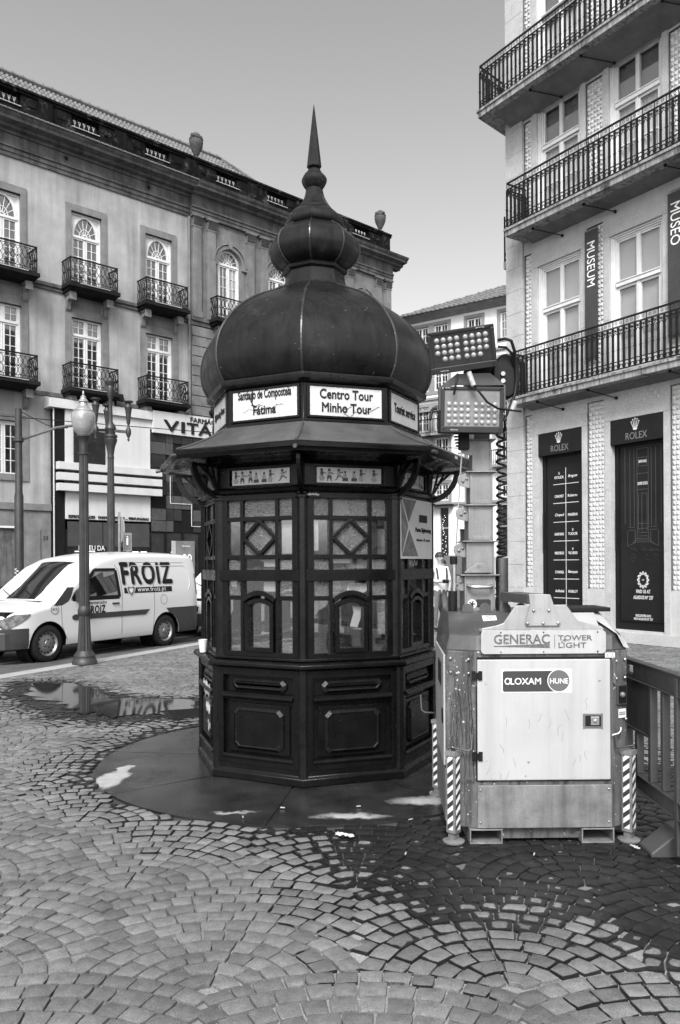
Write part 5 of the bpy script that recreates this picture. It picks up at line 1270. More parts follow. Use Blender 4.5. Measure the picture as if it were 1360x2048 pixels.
b=MB(); b.add([(.335,.292,1.316),(.448,.352,1.316),(.525,.078,1.150),(.545,.072,1.105),(.50,.040,1.118),(.455,.020,1.195)],[(0,1,2,3,4,5)]); b.add([(.16,.26,1.305),(.40,.26,1.305),(.36,.05,1.236),(.22,.05,1.25)],[(0,1,2,3)]); b.build('white_wing_panel',gw,GE,recalc=False)
# lifting tabs round the mast foot
for k,x in enumerate((-.335,-.225,-.10,.0)): MB().prism([(x-.035,1.30)]+[(x+.035*math.cos(a),1.325+.03*math.sin(a)) for a in np.linspace(PI,0,9)]+[(x+.035,1.30)],.43,.445).build('lifting_tab',gd,GE,bevel=.002)
# notice on the sloping hood
v_=MB(); v_.add([(-.285,.245,1.262),(-.19,.235,1.262),(-.175,.30,1.293),(-.262,.31,1.293)],[(0,1,2,3)]); v_=v_
nt2=MB(); nt2.rbox((-.235,.245,1.268),(.042,.001,.034),Matrix.Rotation(R(-55),3,'X')); nn_=nt2.build('notice',pale,GE)
t2=text('lettering','80 Km/h',.024,inkd,GE,(-.235,.2375,1.250),rot=(R(35),0,0),width=.06); text('lettering','VELOCIDAD\nMÁXIMA\nDE VIENTO',.013,inkd,GE,(-.235,.253,1.275),rot=(R(35),0,0),width=.05)
# emergency stop on the right corner
es=MB().rbox((.485,.030,.845),(.038,.006,.062),Matrix.Rotation(R(28),3,'Z')); e1=es.build('stop_button_plate',gd,GE,bevel=.006)
b=MB().rbox((.484,.026,.845),(.030,.006,.050),Matrix.Rotation(R(28),3,'Z')); b.build('stop_button_recess',black,e1); b=MB(); b.ball((.482,.012,.845),.017,12,8); b.build('stop_button',mat('dull_button',.12,.4),e1)
b=MB().rbox((.487,.032,.735),(.030,.001,.026),Matrix.Rotation(R(28),3,'Z')); b.build('notice',pale,GE); text('lettering','PARADA DE\nEMERGENCIA',.011,inkd,GE,(.486,.0295,.735),rot=(PI/2,0,R(28)),width=.05,ext=.0003)
MB().tube([(.475,.02,.655),(.468,.005,.64),(.45,-.01,.628),(.41,-.022,.62)],.004,6).build('cord',paintw,GE)
# fork pockets
for x in (-.312,.330):
    b=MB(); w_,h_,t=.094,.095,.008
    b.box(x-w_,x+w_,.0-.01,1.0,0,t); b.box(x-w_,x+w_,-.01,1.0,h_-t-.01,h_-.01); b.box(x-w_,x-w_+t,-.01,1.0,t,h_-t-.01); b.box(x+w_-t,x+w_,-.01,1.0,t,h_-t-.01); b.build('fork_pocket',galvp,GE,bevel=.002)
MB().box(-.21,.235,.03,.9,.02,.085).build('chassis_beam',galv,GE)
# stabiliser legs with striped tape
sm,n,N,L,P=new('striped_hazard_tape')
v=coords(N,L); sp=N.new('ShaderNodeSeparateXYZ'); L.new(v,sp.inputs[0])
q=mth(N,L,'FRACT',mth(N,L,'ADD',mth(N,L,'MULTIPLY',sp.outputs['Z'],17.),mth(N,L,'MULTIPLY',mth(N,L,'ADD',sp.outputs['X'],sp.outputs['Y']),-15.)))
g=mth(N,L,'GREATER_THAN',q,.5); worn=ramp(N,L,noise(N,L,v,25,4),.35,.6,.75,1.05)
grey(N,L,mth(N,L,'ADD',mth(N,L,'MULTIPLY',mth(N,L,'MULTIPLY',g,worn),.62),.03),P.inputs['Base Color']); P.inputs['Roughness'].default_value=.4
def leg(x,y,rz):
    l=bpy.data.objects.new('stabiliser_leg',None); COL.objects.link(l); l.parent=GE; l.location=(x,y,0); l.rotation_euler[2]=R(rz)
    h=.031; MB().box(-h,h,-h,h,.055,.52).build('leg_tube',galvp,l,bevel=.004)
    for a in (0,90): 
        t_=MB().box(-.019,.019,-h-.0012,-h-.0004,.075,.495).build('striped_tape',sm,l); t_.rotation_euler[2]=R(a)
    t_=MB().box(-.019,.019,-h-.0012,-h-.0004,.075,.495).build('striped_tape',sm,l); t_.rotation_euler[2]=R(-90)
    MB().lathe([(.062,.0),(.064,.010),(.05,.016),(.02,.022)],18).build('foot_plate',galvp,l,smooth=40); MB().box(-.022,.022,-.022,.022,.016,.056).build('inner_tube',galvp,l); MB().box(-h-.004,h+.004,-h-.004,h+.004,.50,.525).build('leg_cap',galvp,l)
    return l
l1=leg(-.492,.035,45); l2=leg(.522,.03,45); leg(-.452,.98,50)
MB().tube([(-.492,.035,.525),(-.492,.035,.545)],.012,8).build('crank_pin',galv,GE)
MB().tube([(-.52,.03,.545),(-.50,.02,.548),(-.42,-.022,.538),(-.397,-.024,.545),(-.392,-.024,.63)],.0055,8).build('crank_handle',galv,GE,smooth=50)
MB().tube([(.55,.02,.55),(.52,.02,.548),(.45,-.012,.54),(.432,-.012,.55),(.43,-.012,.62)],.0055,8).build('crank_handle',gd,GE,smooth=50)
MB().tube([(-.475,.98,.57),(-.55,.95,.58),(-.57,.95,.60),(-.575,.95,.70)],.006,8).build('crank_handle',galv,GE,smooth=50)
# mast: telescoping square sections; local position of the mast axis
MX,MY=-.235,.66; mw=lambda px,d=5.28:px/1612*d
sec=[(1.30,1.535,.098),(1.535,1.752,.090),(1.752,1.985,.080),(1.985,2.20,.073),(2.20,2.41,.062),(2.41,2.62,.049)]
cab=[]
for k,(z0,z1,hw_) in enumerate(sec):
    b=MB(); x=MX+.006*k; b.box(x-hw_,x+hw_,MY-hw_,MY+hw_,z0,z1-.008); b.box(x-hw_-.0,x-hw_+.012,MY-hw_-.006,MY-hw_,z0+.01,z1-.01); b.box(x+hw_-.012,x+hw_,MY-hw_-.006,MY-hw_,z0+.01,z1-.01)
    if k in(1,2,3): b.box(x-hw_*.7,x+hw_*.75,MY-hw_-.004,MY-hw_,z0+.004,z0+.03)
    s_=b.build('mast_section',mastm,GE,bevel=.002)
    if k<5:
        MB().box(x-hw_-.028,x+hw_+.026,MY-hw_-.028,MY+hw_+.028,z1-.008,z1-.001).build('mast_flange',mastm,GE,bevel=.002)
        # pulley cheek
        cx,cz=x-hw_-.045,z1-.062; p=[(x-hw_,z1-.008),(x-hw_-.03,z1-.01),(cx-.03,cz+.03),(cx-.035,cz),(cx-.02,cz-.03),(x-hw_-.015,cz-.045),(x-hw_,cz-.045)]
        MB().prism(p,MY-.07,MY-.062).build('pulley_plate',mastm,GE,bevel=.002); b=MB(); b.ball((cx,MY-.074,cz),.011,8,5); b.ball((x-hw_-.02,MY-.074,cz+.015),.010,8,5); b.build('pulley_bolt',bolt_m,GE)
        MB().lathe([(.03,0),(.026,.006),(.03,.012)],16).xf(Matrix.Translation((cx,MY-.045,cz))@Matrix.Rotation(PI/2,4,'X')).build('pulley',gd,GE)
        cab.append((cx-.018,MY-.056,cz))
MB().tube([(cab[1][0]-.0,cab[1][1],1.33)]+cab[1:]+[(cab[4][0]+.02,cab[4][1],2.55)],.0045,6).build('hoist_cable',steel,GE)
MB().prism([(MX-.10,1.545),(MX-.095,1.555),(MX-.02,1.607),(MX+.02,1.607),(MX+.075,1.56),(MX+.078,1.545)],MY-.115,MY-.108).build('eye_plate',mastm,GE,bevel=.002)
MB().prism([(MX-.01+.014*math.cos(a),1.585+.012*math.sin(a)) for a in np.linspace(0,2*PI,17)[:-1]],MY-.1165,MY-.1155).build('eye_hole',galvp,GE)
MB().tube([(MX-.075,MY-.10,1.465),(MX-.07,MY-.135,1.46),(MX-.05,MY-.15,1.455),(MX+.05,MY-.15,1.455),(MX+.07,MY-.135,1.46),(MX+.075,MY-.10,1.465)],.012,10).build('mast_handle',mat('polished_handle',.5,.3,.9,var=.1),GE,smooth=60)
dk_=MB().prism([(MX-.05+.030*math.cos(a),1.345+.030*math.sin(a)) for a in np.linspace(0,2*PI,25)[:-1]],MY-.1015,MY-.1005).build('fan_hazard_sticker',pale,GE)
b=MB()
for i in range(5): a=2*PI*i/5; b.bar((MX-.05,MY-.1025,1.345),(MX-.05+.022*math.cos(a),MY-.1025,1.345+.022*math.sin(a)),.008,.0008)
b.build('fan_symbol',inkd,dk_); sticker(GE,MX-.03,MX+.07,1.325,1.375,MY-.100,mat('black_sticker',.02,.4),.012)
# hydraulic ram, cable drum tube, curly cable
MB().tube([(MX-.175,MY-.1,1.30),(MX-.175,MY-.1,1.43)],.029,16).build('ram_housing',black,GE,smooth=60); MB().tube([(MX-.165,MY-.1,1.43),(MX-.165,MY-.1,1.61)],.015,14).build('ram_rod',mat('chrome_rod',.7,.12,1.,var=.03),GE,smooth=60); b=MB(); b.tube([(MX-.168,MY-.1,1.60),(MX-.168,MY-.1,1.65)],.024,12); b.build('ram_head',black,GE,smooth=60)
MB().tube([(MX+.152,MY-.06,1.30),(MX+.152,MY-.06,1.64)],.040,24).build('cable_tube',mat('satin_steel_tube',.13,.28,.9,var=.2,scale=5,streak=.2),GE,smooth=60)
pts=[]; turns=17; z0,z1=1.63,2.47
for i in range(turns*14+1):
    t=i/(turns*14); zz=z0+(z1-z0)*(t**1.35*.62+t*.38); a=2*PI*turns*t; pts.append((MX+.152+.029*math.cos(a),MY-.06+.029*math.sin(a),zz))
MB().tube(pts,.0085,6).build('curly_cable',black,GE,smooth=60)
# lamp heads
led=bpy.data.materials.new('led_lens'); led.use_nodes=True; P_=led.node_tree.nodes['Principled BSDF']; P_.inputs['Base Color'].default_value=(.30,.30,.30,1); P_.inputs['Roughness'].default_value=.18; P_.inputs['Coat Weight'].default_value=.6
lcup=mat('led_cup',.22,.25,.6,var=.15)
lface=mat('lamp_face_plate',.17,.45,.2,var=.25,scale=9,speck=.24,spscale=60,spc=.3); lfd=mat('lamp_face_dark',.014,.35,var=.5,scale=6,streak=.3)
lens_me=None
def lamp(cx,cy,cz,W_,H_,yaw,tilt,roll,facem,dy0,label,miss=()):
    global lens_me
    h=bpy.data.objects.new('lamp_head',None); COL.objects.link(h); h.parent=GE; h.location=(cx,cy,cz); h.rotation_euler=(Matrix.Rotation(R(yaw),3,'Z')@Matrix.Rotation(R(tilt),3,'X')@Matrix.Rotation(R(roll),3,'Y')).to_euler()
    h['label']=label
    MB().box(-W_,W_,0,.10,-H_,H_).build('lamp_body',black,h,bevel=.006)
    b=MB(); f=.026; b.box(-W_,W_,-.012,0,H_-f*.8,H_); b.box(-W_,W_,-.012,0,-H_,-H_+f*1.5); b.box(-W_,-W_+f*.9,-.012,0,-H_+f*1.5,H_-f*.8); b.box(W_-f*.9,W_,-.012,0,-H_+f*1.5,H_-f*.8); b.build('lamp_bezel',mat('black_lamp_bezel',.012,.35),h,bevel=.003)
    MB().box(-W_+f*.9,W_-f*.9,-.004,-.001,-H_+f*1.5,H_-f*.8).build('lamp_face',facem,h)
    for r_ in range(4):
        for c_ in range(8):
            if (r_,c_) in miss: continue
            x=(c_-3.5)*.0385*W_/.192+(.006 if c_>3 else -.006); z=dy0+(1.5-r_)*.036*W_/.192
            if lens_me is None: lens_me=MB().lathe([(.0145,0),(.0145,.003),(.012,.007),(.006,.0095),(.001,.010)],14).xf(Matrix.Rotation(PI/2,4,'X')).mesh('led_lens',[led]); lens_me.shade_smooth()
            o=bpy.data.objects.new('led_lens',lens_me); COL.objects.link(o); o.parent=h; o.location=(x,-.004,z)
            q=MB().tube([(x+.0155*math.cos(a),-.0045,z+.0155*math.sin(a)) for a in np.linspace(0,2*PI,13)[:-1]],.0018,3,closed=True); q.build('led_rim',lcup,o and h)
    text('lettering','MADE IN ITALY',.010,wp,h,(-W_+.085,-.0135,-H_+.016),width=.05,ext=.0003); text('lettering','generac',.010,wp,h,(W_-.085 if facem is lfd else -W_+.03,-.0135,H_-.012),width=.05,ext=.0003)
    b=MB()
    for x in (-W_+.02,W_-.02):
        for z in (-H_+.02,H_-.012): b.ball((x,-.013,z),.005,6,4)
    b.build('lamp_screw',iron,h)
    # cooling fins at the back
    b=MB()
    for k in range(14): b.box(-W_+.02+.026*k,-W_+.024+.026*k,.10,.135,-H_+.02,H_-.02)
    b.build('cooling_fin',iron,h); return h
lamp(-.305,.42,2.565,.197,.142,2,4,.6,lface,-.022,'lower lamp head with clear round lenses')
lamp(-.375,.36,2.925,.204,.128,-6,16,-6.5,lfd,.016,'upper lamp head tilted down with dusty lenses',miss=((3,0),(3,7)))
# yoke of the lower head, knobs, box and cables
b=MB(); b.bar((-.505,.44,2.56),(-.505,.44,2.71),.01,.05); b.bar((-.100,.44,2.56),(-.100,.44,2.72),.01,.05)
b.add([(-.51,.42,2.705),(-.40,.42,2.79),(-.19,.42,2.795),(-.095,.42,2.72),(-.51,.48,2.705),(-.40,.48,2.79),(-.19,.48,2.795),(-.095,.48,2.72),(-.40,.43,2.72),(-.19,.43,2.72)],[(0,1,5,4),(1,2,6,5),(2,3,7,6),(0,1,8),(1,2,9,8),(2,3,9)]); b.build('lamp_yoke',gd,GE,recalc=False)
MB().tube([(-.52,.43,2.575),(-.545,.43,2.575),(-.555,.42,2.56),(-.57,.41,2.50)],.010,8).build('clamp_lever',black,GE,smooth=50)
MB().box(MX-.09,MX+.11,.50,.62,2.60,2.86).build('head_carrier',iron,GE,bevel=.01)
b=MB().lathe([(.085,0),(.09,.01),(.09,.07),(.08,.085)],20).xf(Matrix.Translation((-.075,.56,2.79))@Matrix.Rotation(PI/2,4,'X')); b.v=[(x*1,y,2.79+(z-2.79)*1.6) for x,y,z in b.v]; b.build('junction_box',black,GE,smooth=40,bevel=0)
b=MB()
for z in (2.80,2.755): b.tube([(-.10,.47,z),(-.10,.455,z)],.014,12)
b.build('cable_gland',bolt_m,GE)
b=MB(); b.tube([(-.14,.42,3.0),(-.10,.40,3.005),(-.06,.40,2.99),(-.035,.42,2.93),(-.02,.46,2.85),(-.015,.46,2.75),(-.03,.45,2.66),(-.05,.44,2.62)],.010,8); b.tube([(-.14,.42,2.96),(-.09,.42,2.955),(-.05,.43,2.92),(-.03,.47,2.85)],.008,8); b.tube([(-.40,.38,2.78),(-.41,.36,2.73),(-.42,.35,2.69),(-.425,.37,2.65)],.007,8)
b.tube([(-.30,.37,2.705),(-.27,.35,2.66),(-.22,.36,2.60),(-.15,.38,2.565),(-.07,.40,2.56),(.0,.40,2.55)],.007,8); b.tube([(-.05,.44,2.62),(-.10,.42,2.50),(-.08,.5,2.46),(MX+.15,MY-.06,2.47)],.008,8); b.build('lamp_cable',black,GE,smooth=50)
mo=mat('taped_connector',.34,.6,var=.3,scale=60)
MB().tube([(-.335,.355,2.785),(-.305,.35,2.70)],.0165,12).build('taped_connector',mo,GE,smooth=50); MB().tube([(-.035,.41,2.615),(-.055,.41,2.56)],.0165,12).build('taped_connector',mo,GE,smooth=50)
b=MB()
for k in range(6): b.box(-.40+.004*k,-.33,.56,.60,2.46-.02*k,2.466-.02*k)
b.box(-.36,-.30,.55,.62,2.34,2.50); b.build('cooling_fin',iron,GE)
b=MB()
for k in range(4): b.bar((-.30+.014*k,.60,2.50),(-.315+.012*k,.62,2.33-.0*k),.010,.010)
b.build('cable_bundle',steel,GE)
# ================================================================ ROAD BARRIER
bm_=mat('grey_plastic_barrier',.045,.5,var=.2,scale=5,bump=.08,bscale=60)
BA=root('road_barrier','dark grey plastic road barrier with upright bars beside the light tower','barrier',(1.80,5.05,0),R(-90))
# local x runs towards the camera
b=MB(); b.box(-.6,-.02,-.02,.02,.90,1.005); b.box(.14,1.18,-.02,.02,.90,1.005); b.box(-.02,.14,-.02,.02,.90,.925); b.box(-.02,.14,-.02,.02,.978,1.005); b.box(-.6,1.2,-.028,.028,1.0,1.012); b.box(-.6,1.2,-.026,.026,.888,.90); b.build('top_rail',bm_,BA,bevel=.004)
b=MB(); b.box(-.6,1.2,-.02,.02,.245,.33); b.box(-.6,1.2,-.028,.028,.325,.337); b.box(-.6,1.2,-.028,.028,.238,.248); b.build('bottom_rail',bm_,BA,bevel=.004)
MB().box(-.6,.37,-.012,.012,.60,.888).build('sign_plate',bm_,BA,bevel=.003); MB().box(-.6,.37,-.022,.022,.588,.602).build('plate_rail',bm_,BA)
u0=None
for x in (-.35,-.17,.01,.19):
    MB().box(x-.02,x+.02,-.022,.022,.337,.588).build('upright_bar',bm_,BA,bevel=.005)
for x in (.40,.58,.94,1.12): MB().box(x-.02,x+.02,-.022,.022,.337,.888).build('upright_bar',bm_,BA,bevel=.005)
b=MB(); b.box(.76,.80,-.03,.03,.05,.99); b.build('end_post',bm_,BA,bevel=.005)
b=MB(); b.prismx([(-.12,.0),(.36,.0),(.36,.05),(.16,.14),(.03,.14),(-.12,.025)],.50,.68); b.build('foot',bm_,BA,bevel=.008)
# ================================================================ STREET LAMPS, POLE, SIGNS
cast=mat('dark_cast_iron_post',.035,.5,.3,var=.3,scale=5,bump=.15,bscale=60)
globe,n,N,L,P=new('ribbed_lamp_glass'); v=coords(N,L); P.inputs['Base Color'].default_value=(.55,.55,.55,1); P.inputs['Roughness'].default_value=.15; P.inputs['Transmission Weight'].default_value=.0; P.inputs['Subsurface Weight'].default_value=0; P.inputs['Coat Weight'].default_value=.6
grey(N,L,ramp(N,L,noise(N,L,v,6,4),.3,.7,.2,.34),P.inputs['Base Color'])
ww_=N.new('ShaderNodeTexWave'); ww_.bands_direction='Z'; ww_.inputs['Scale'].default_value=16; L.new(v,ww_.inputs['Vector']); bb=N.new('ShaderNodeBump'); bb.inputs['Strength'].default_value=.35; bb.inputs['Distance'].default_value=.01; L.new(ww_.outputs['Fac'],bb.inputs['Height']); L.new(bb.outputs[0],P.inputs['Normal'])
capm=mat('pale_lamp_cap',.33,.35,.5,var=.15,scale=6)
def fluted(b,prof_,n=20,dep=.006):
    m_=n*4; V=[];F=[]
    for r,z in prof_:
        for k in range(m_): a=2*PI*k/m_; rr=r-dep*(.5-.5*math.cos(n*a)); V.append((rr*math.cos(a),rr*math.sin(a),z))
    for i in range(len(prof_)-1):
        for k in range(m_): F.append((i*m_+k,i*m_+(k+1)%m_,(i+1)*m_+(k+1)%m_,(i+1)*m_+k))
    F.append(tuple((len(prof_)-1)*m_+k for k in range(m_))); return b.add(V,F)
LA=root('street_lamp','fluted cast iron street lamp with an acorn glass globe standing before the van','street lamp',(-4.19,13.2,0))
MB().lathe([(.20,0),(.20,.05),(.185,.07),(.17,.12),(.175,.14),(.14,.19),(.12,.22)],28).build('lamp_base',cast,LA,smooth=40)
b=MB(); fluted(b,[(.118,.22),(.105,.40),(.095,.62),(.088,.80)],14,.012); b.build('lower_shaft',cast,LA,smooth=30)
MB().lathe([(.088,.79),(.105,.82),(.108,.88),(.095,.92),(.085,.95)],24).build('shaft_collar',cast,LA,smooth=40)
b=MB(); fluted(b,[(.085,.94),(.078,2.2),(.072,3.43)],14,.009); b.build('fluted_shaft',cast,LA,smooth=30)
MB().lathe([(.072,3.42),(.082,3.43),(.082,3.46),(.066,3.47),(.066,3.60),(.078,3.66),(.10,3.70),(.118,3.72),(.118,3.735),(.10,3.75)],28).build('lamp_neck',cast,LA,smooth=40)
MB().lathe([(.10,3.75),(.105,3.77),(.13,3.79),(.165,3.86),(.185,3.95),(.195,4.04),(.192,4.09),(.175,4.12),(.15,4.13)],32,caps=False).build('glass_globe',globe,LA,smooth=70)
MB().lathe([(.16,4.125),(.165,4.14),(.155,4.16),(.12,4.18),(.085,4.22),(.065,4.26),(.06,4.28),(.078,4.29),(.078,4.31),(.05,4.34),(.045,4.36),(.052,4.365),(.03,4.39),(.012,4.41),(.018,4.43),(.01,4.46),(.002,4.48)],28).build('lamp_cap',capm,LA,smooth=40)
LB=root('candelabrum_post','dark three armed candelabrum lamp post without globes behind the van','lamp post',(-5.25,18.5,-.07))
b=MB(); fluted(b,[(.15,0),(.12,.5),(.095,1.6),(.085,3.2),(.072,4.15)],14,.007); b.build('fluted_shaft',cast,LB,smooth=30)
MB().lathe([(.072,4.13),(.08,4.16),(.072,4.19),(.075,4.26),(.10,4.42),(.14,4.53),(.15,4.58),(.13,4.61),(.155,4.63),(.15,4.68),(.10,4.70),(.11,4.78),(.13,4.82),(.11,4.90),(.06,4.96),(.05,5.0),(.042,5.50),(.05,5.52),(.07,5.6),(.085,5.75),(.07,5.80),(.105,5.86),(.12,5.9),(.07,5.92),(.06,5.98)],20).build('post_head',cast,LB,smooth=40)
for a in (0,120,240):
    a=R(a-4); dx,dy=math.cos(a),math.sin(a); b=MB(); b.bar((dx*.05,dy*.05,4.78),(dx*.42,dy*.42,4.74),.07,.06,up=(0,0,1)); b.build('arm',cast,LB)
    b=MB().lathe([(.004,4.52),(.03,4.56),(.02,4.60),(.045,4.66),(.06,4.70),(.06,4.80),(.03,4.84),(.022,4.90),(.04,4.94),(.055,5.10),(.075,5.25),(.09,5.30),(.06,5.36),(.05,5.39),(.11,5.43),(.11,5.45),(.06,5.46)],14,c=(dx*.42,dy*.42)); b.build('lamp_holder',cast,LB,smooth=40)
TP=root('tram_pole','tall dark steel tram pole with a bracket arm at the road edge on the left','pole',(-7.76,19.5,-.07))
MB().lathe([(.105,0),(.105,3.38),(.085,3.46),(.082,5.48),(.06,5.50)],20).build('pole_shaft',cast,TP,smooth=40)
MB().tube([(0,0,4.72),(.35,1.6,5.3-.0),(.62,2.9,5.62)],.035,8).build('bracket_arm',mat('arm_grey',.16,.5),TP,smooth=50); MB().lathe([(.10,4.68),(.12,4.70),(.12,4.78),(.10,4.80)],16).build('arm_clamp',cast,TP)
MB().tube([(0,0,5.45),(.25,1.2,5.3),(.42,2.0,5.38)],.010,5).build('stay_wire',iron,TP); b=MB()
for t in (.55,.72,.9): b.ball((.62*t,2.9*t,4.72+.92*t+.03),.05,6,4)
b.build('insulator',iron,TP)
scrawl_b=MB(); p=[]
for i in range(22): p.append((-.03+.06*math.sin(i*2.4),-.108,.9+i*.035))
scrawl_b.path(p,.012,.002); scrawl_b.build('graffiti',gm,TP,recalc=False)
wv=[]
for i in range(25):
    t=i/24; x=-14+26*t; wv.append((x,24+8*t,6.45-.62*t*1.0-.5*math.sin(PI*t)*.35))
tag(MB().tube(wv,.014,5).build('overhead_wire',iron),'thin overhead tram wire crossing in front of the pharmacy','wire')
RS=root('round_road_sign','round road sign seen edge on behind the candelabrum post','road sign',(-5.28,19.3,0)); MB().tube([(0,0,0),(0,0,2.9)],.03,8).build('sign_pole',steel,RS); MB().lathe([(.30,0),(.30,.02)],28).xf(Matrix.Translation((.06,0,2.47))@Matrix.Rotation(R(-62),4,'Z')@Matrix.Rotation(PI/2,4,'X')).build('sign_disc',mat('pale_sign_back',.42,.5),RS)
SS=root('small_bus_sign','small framed notice on a thin post between the lamp post and the shop','sign',(-5.0,19.0,0)); MB().tube([(0,0,0),(0,0,1.95)],.022,8).build('sign_pole',steel,SS); MB().box(-.10,.10,-.03,-.01,1.95,2.38).build('sign_frame',mat('grey_sign_frame',.18,.5),SS); MB().box(-.08,.08,-.034,-.031,1.98,2.34).build('sign_face',mat('mid_sign_face',.09,.5,var=.3,scale=20),SS); b=MB(); b.box(-.02,.02,-.037,-.035,2.1,2.26); b.ball((0,-.036,2.29),.02,6,4); b.build('sign_symbol',wp,SS)
# ================================================================ PEOPLE
skin=mat('skin_tone',.30,.55,var=.06,scale=20); hairm=mat('dark_hair',.02,.6,var=.3,scale=40)
def person(label,loc,rz,h,top,bot,shoe=None,pose='stand',hair='short',bust=False,group=None):
    k=h/1.75; r=root('person',label,'person',loc,R(rz),group)
    # joints: x = left/right, -y = facing
    J={'pel':(0,0,.95),'spi':(0,.01,1.15),'che':(0,.0,1.36),'nek':(0,-.005,1.50),'nk2':(0,-.015,1.56),'hd':(0,-.02,1.64),'hd2':(0,-.015,1.72)}
    if pose=='walk': L_=[(.10,-.02,.90),(.11,-.10,.50),(.10,-.02,.09),(.10,-.16,.03)]; R_=[(-.10,.02,.90),(-.11,.05,.50),(-.10,.28,.14),(-.10,.20,.04)]
    else: L_=[(.10,0,.90),(.12,-.02,.50),(.13,.02,.09),(.14,-.13,.03)]; R_=[(-.10,0,.90),(-.12,-.04,.50),(-.12,.02,.09),(-.13,-.13,.03)]
    if pose=='camera': AL=[(.18,0,1.43),(.25,.0,1.17),(.07,-.22,1.13),(.03,-.27,1.14)]; AR=[(-.18,0,1.43),(-.25,.0,1.17),(-.09,-.22,1.13),(-.04,-.27,1.14)]
    elif pose=='wheel': AL=[(.18,0,1.43),(.22,-.12,1.2),(.15,-.38,1.22),(.13,-.45,1.25)]; AR=[(-.18,0,1.43),(-.22,-.12,1.2),(-.15,-.38,1.22),(-.13,-.45,1.25)]
    else: AL=[(.18,0,1.43),(.23,.03,1.15),(.22,-.05,.90),(.215,-.09,.82)]; AR=[(-.18,0,1.43),(-.24,.0,1.15),(-.22,-.10,.92),(-.21,-.14,.84)]
    V=[];E_=[];RR=[]
    def add(p,rad,par=None):
        V.append((p[0]*k,p[1]*k,p[2]*k)); RR.append((rad*k,rad*k)); 
        if par is not None: E_.append((par,len(V)-1))
        return len(V)-1
    p=add(J['pel'],.135); s=add(J['spi'],.125,p); c=add(J['che'],.145,s); n_=add(J['nek'],.065,c); n2=add(J['nk2'],.055,n_); h1=add(J['hd'],.085,n2); h2=add(J['hd2'],.085,h1)
    if not bust:
        for Q in (L_,R_):
            a=add(Q[0],.095,p); a=add(Q[1],.062,a); a=add(Q[2],.042,a); a=add(Q[3],.038,a)
    for Q in (AL,AR):
        a=add(Q[0],.062,c); a=add(Q[1],.045,a); a=add(Q[2],.034,a); a=add(Q[3],.03,a)
        sx=1 if Q[0][0]>0 else -1; d=Vector(Q[3])-Vector(Q[2]); d.normalize()
        for f in range(4):
            o_=Vector(Q[3])+d*.02+Vector((0,-.001,0))+ (Vector((0,1,0)) if abs(d.z)>.6 else Vector((0,0,1)))*(.018*(f-1.5)); q1=add(o_,.010,a); q2=add(o_+d*.035,.008,q1); add(o_+d*(.06+.008*(f in(1,2)))+Vector((-sx*.012,0,0)),.007,q2)
        o_=Vector(Q[2])+d*.03+Vector((-sx*.02,-.02,0)); q1=add(o_,.011,a-0); add(o_+d*.035+Vector((-sx*.012,-.01,0)),.008,q1)
    me=bpy.data.meshes.new('body'); me.from_pydata(V,E_,[]); o=bpy.data.objects.new('body',me); COL.objects.link(o)
    o.modifiers.new('s','SKIN'); o.modifiers.new('u','SUBSURF').levels=2; o.modifiers['u'].render_levels=2
    for i,rad in enumerate(RR): me.skin_vertices[0].data[i].radius=rad
    me.skin_vertices[0].data[0].use_root=True
    bpy.context.view_layer.update(); m2=bpy.data.meshes.new_from_object(o.evaluated_get(bpy.context.evaluated_depsgraph_get())); bpy.data.objects.remove(o)
    m2.materials.clear()
    for m_ in (skin,top,bot,shoe or rubber): m2.materials.append(m_)
    for pl in m2.polygons:
        q=pl.center/k; hand=any((q-Vector(Q[3])).length<.12 or (q-Vector(Q[2])).length<.045 for Q in (AL,AR))
        pl.material_index= 0 if (q.z>1.50 or hand) else (1 if q.z>.93 or abs(q.x)>.175 else (2 if q.z>.085 else 3))
    m2.shade_smooth(); b_=bpy.data.objects.new('body',m2); COL.objects.link(b_); b_.parent=r
    # face: nose, eyes, mouth, ears
    f=MB(); f.ball((0,-.115*k,1.655*k),.016*k,8,6,sy=1.3,sz=1.5); f.ball((.088*k,-.01*k,1.665*k),.022*k,8,6,sx=.4,sz=1.4); f.ball((-.088*k,-.01*k,1.665*k),.022*k,8,6,sx=.4,sz=1.4); f.build('nose_and_ears',skin,r,smooth=60)
    e=MB(); e.ball((.032*k,-.094*k,1.685*k),.011*k,8,6,sy=.5,sz=.7); e.ball((-.032*k,-.094*k,1.685*k),.011*k,8,6,sy=.5,sz=.7); e.ball((0,-.098*k,1.615*k),.022*k,8,5,sy=.4,sz=.25); e.build('eyes_and_mouth',hairm,r,smooth=60)
    hb=MB(); hb.ball((0,.012*k,1.715*k),.105*k,14,9,sy=1.08,sz=.95)
    hb.f=[f_ for f_ in hb.f if not (sum(hb.v[i][2] for i in f_)/len(f_)<1.70*k and sum(hb.v[i][1] for i in f_)/len(f_)<-.01*k)]
    if hair=='long': hb.ball((0,.06*k,1.60*k),.085*k,12,8,sy=.7,sz=1.7)
    hb.build('hair',hairm,r,smooth=60,recalc=False)
    return r
wsh=mat('white_sweatshirt',.62,.9,var=.08,scale=9,bump=.3,bscale=14); gtr=mat('grey_trousers',.10,.9,var=.15,scale=9,bump=.3,bscale=14); dks=mat('dark_coat',.03,.9,var=.2,scale=9)
pr=person('man in a white sweatshirt and grey trousers holding a camera behind the light tower',(2.40,19.4,0),20,1.84,wsh,gtr,pose='camera')
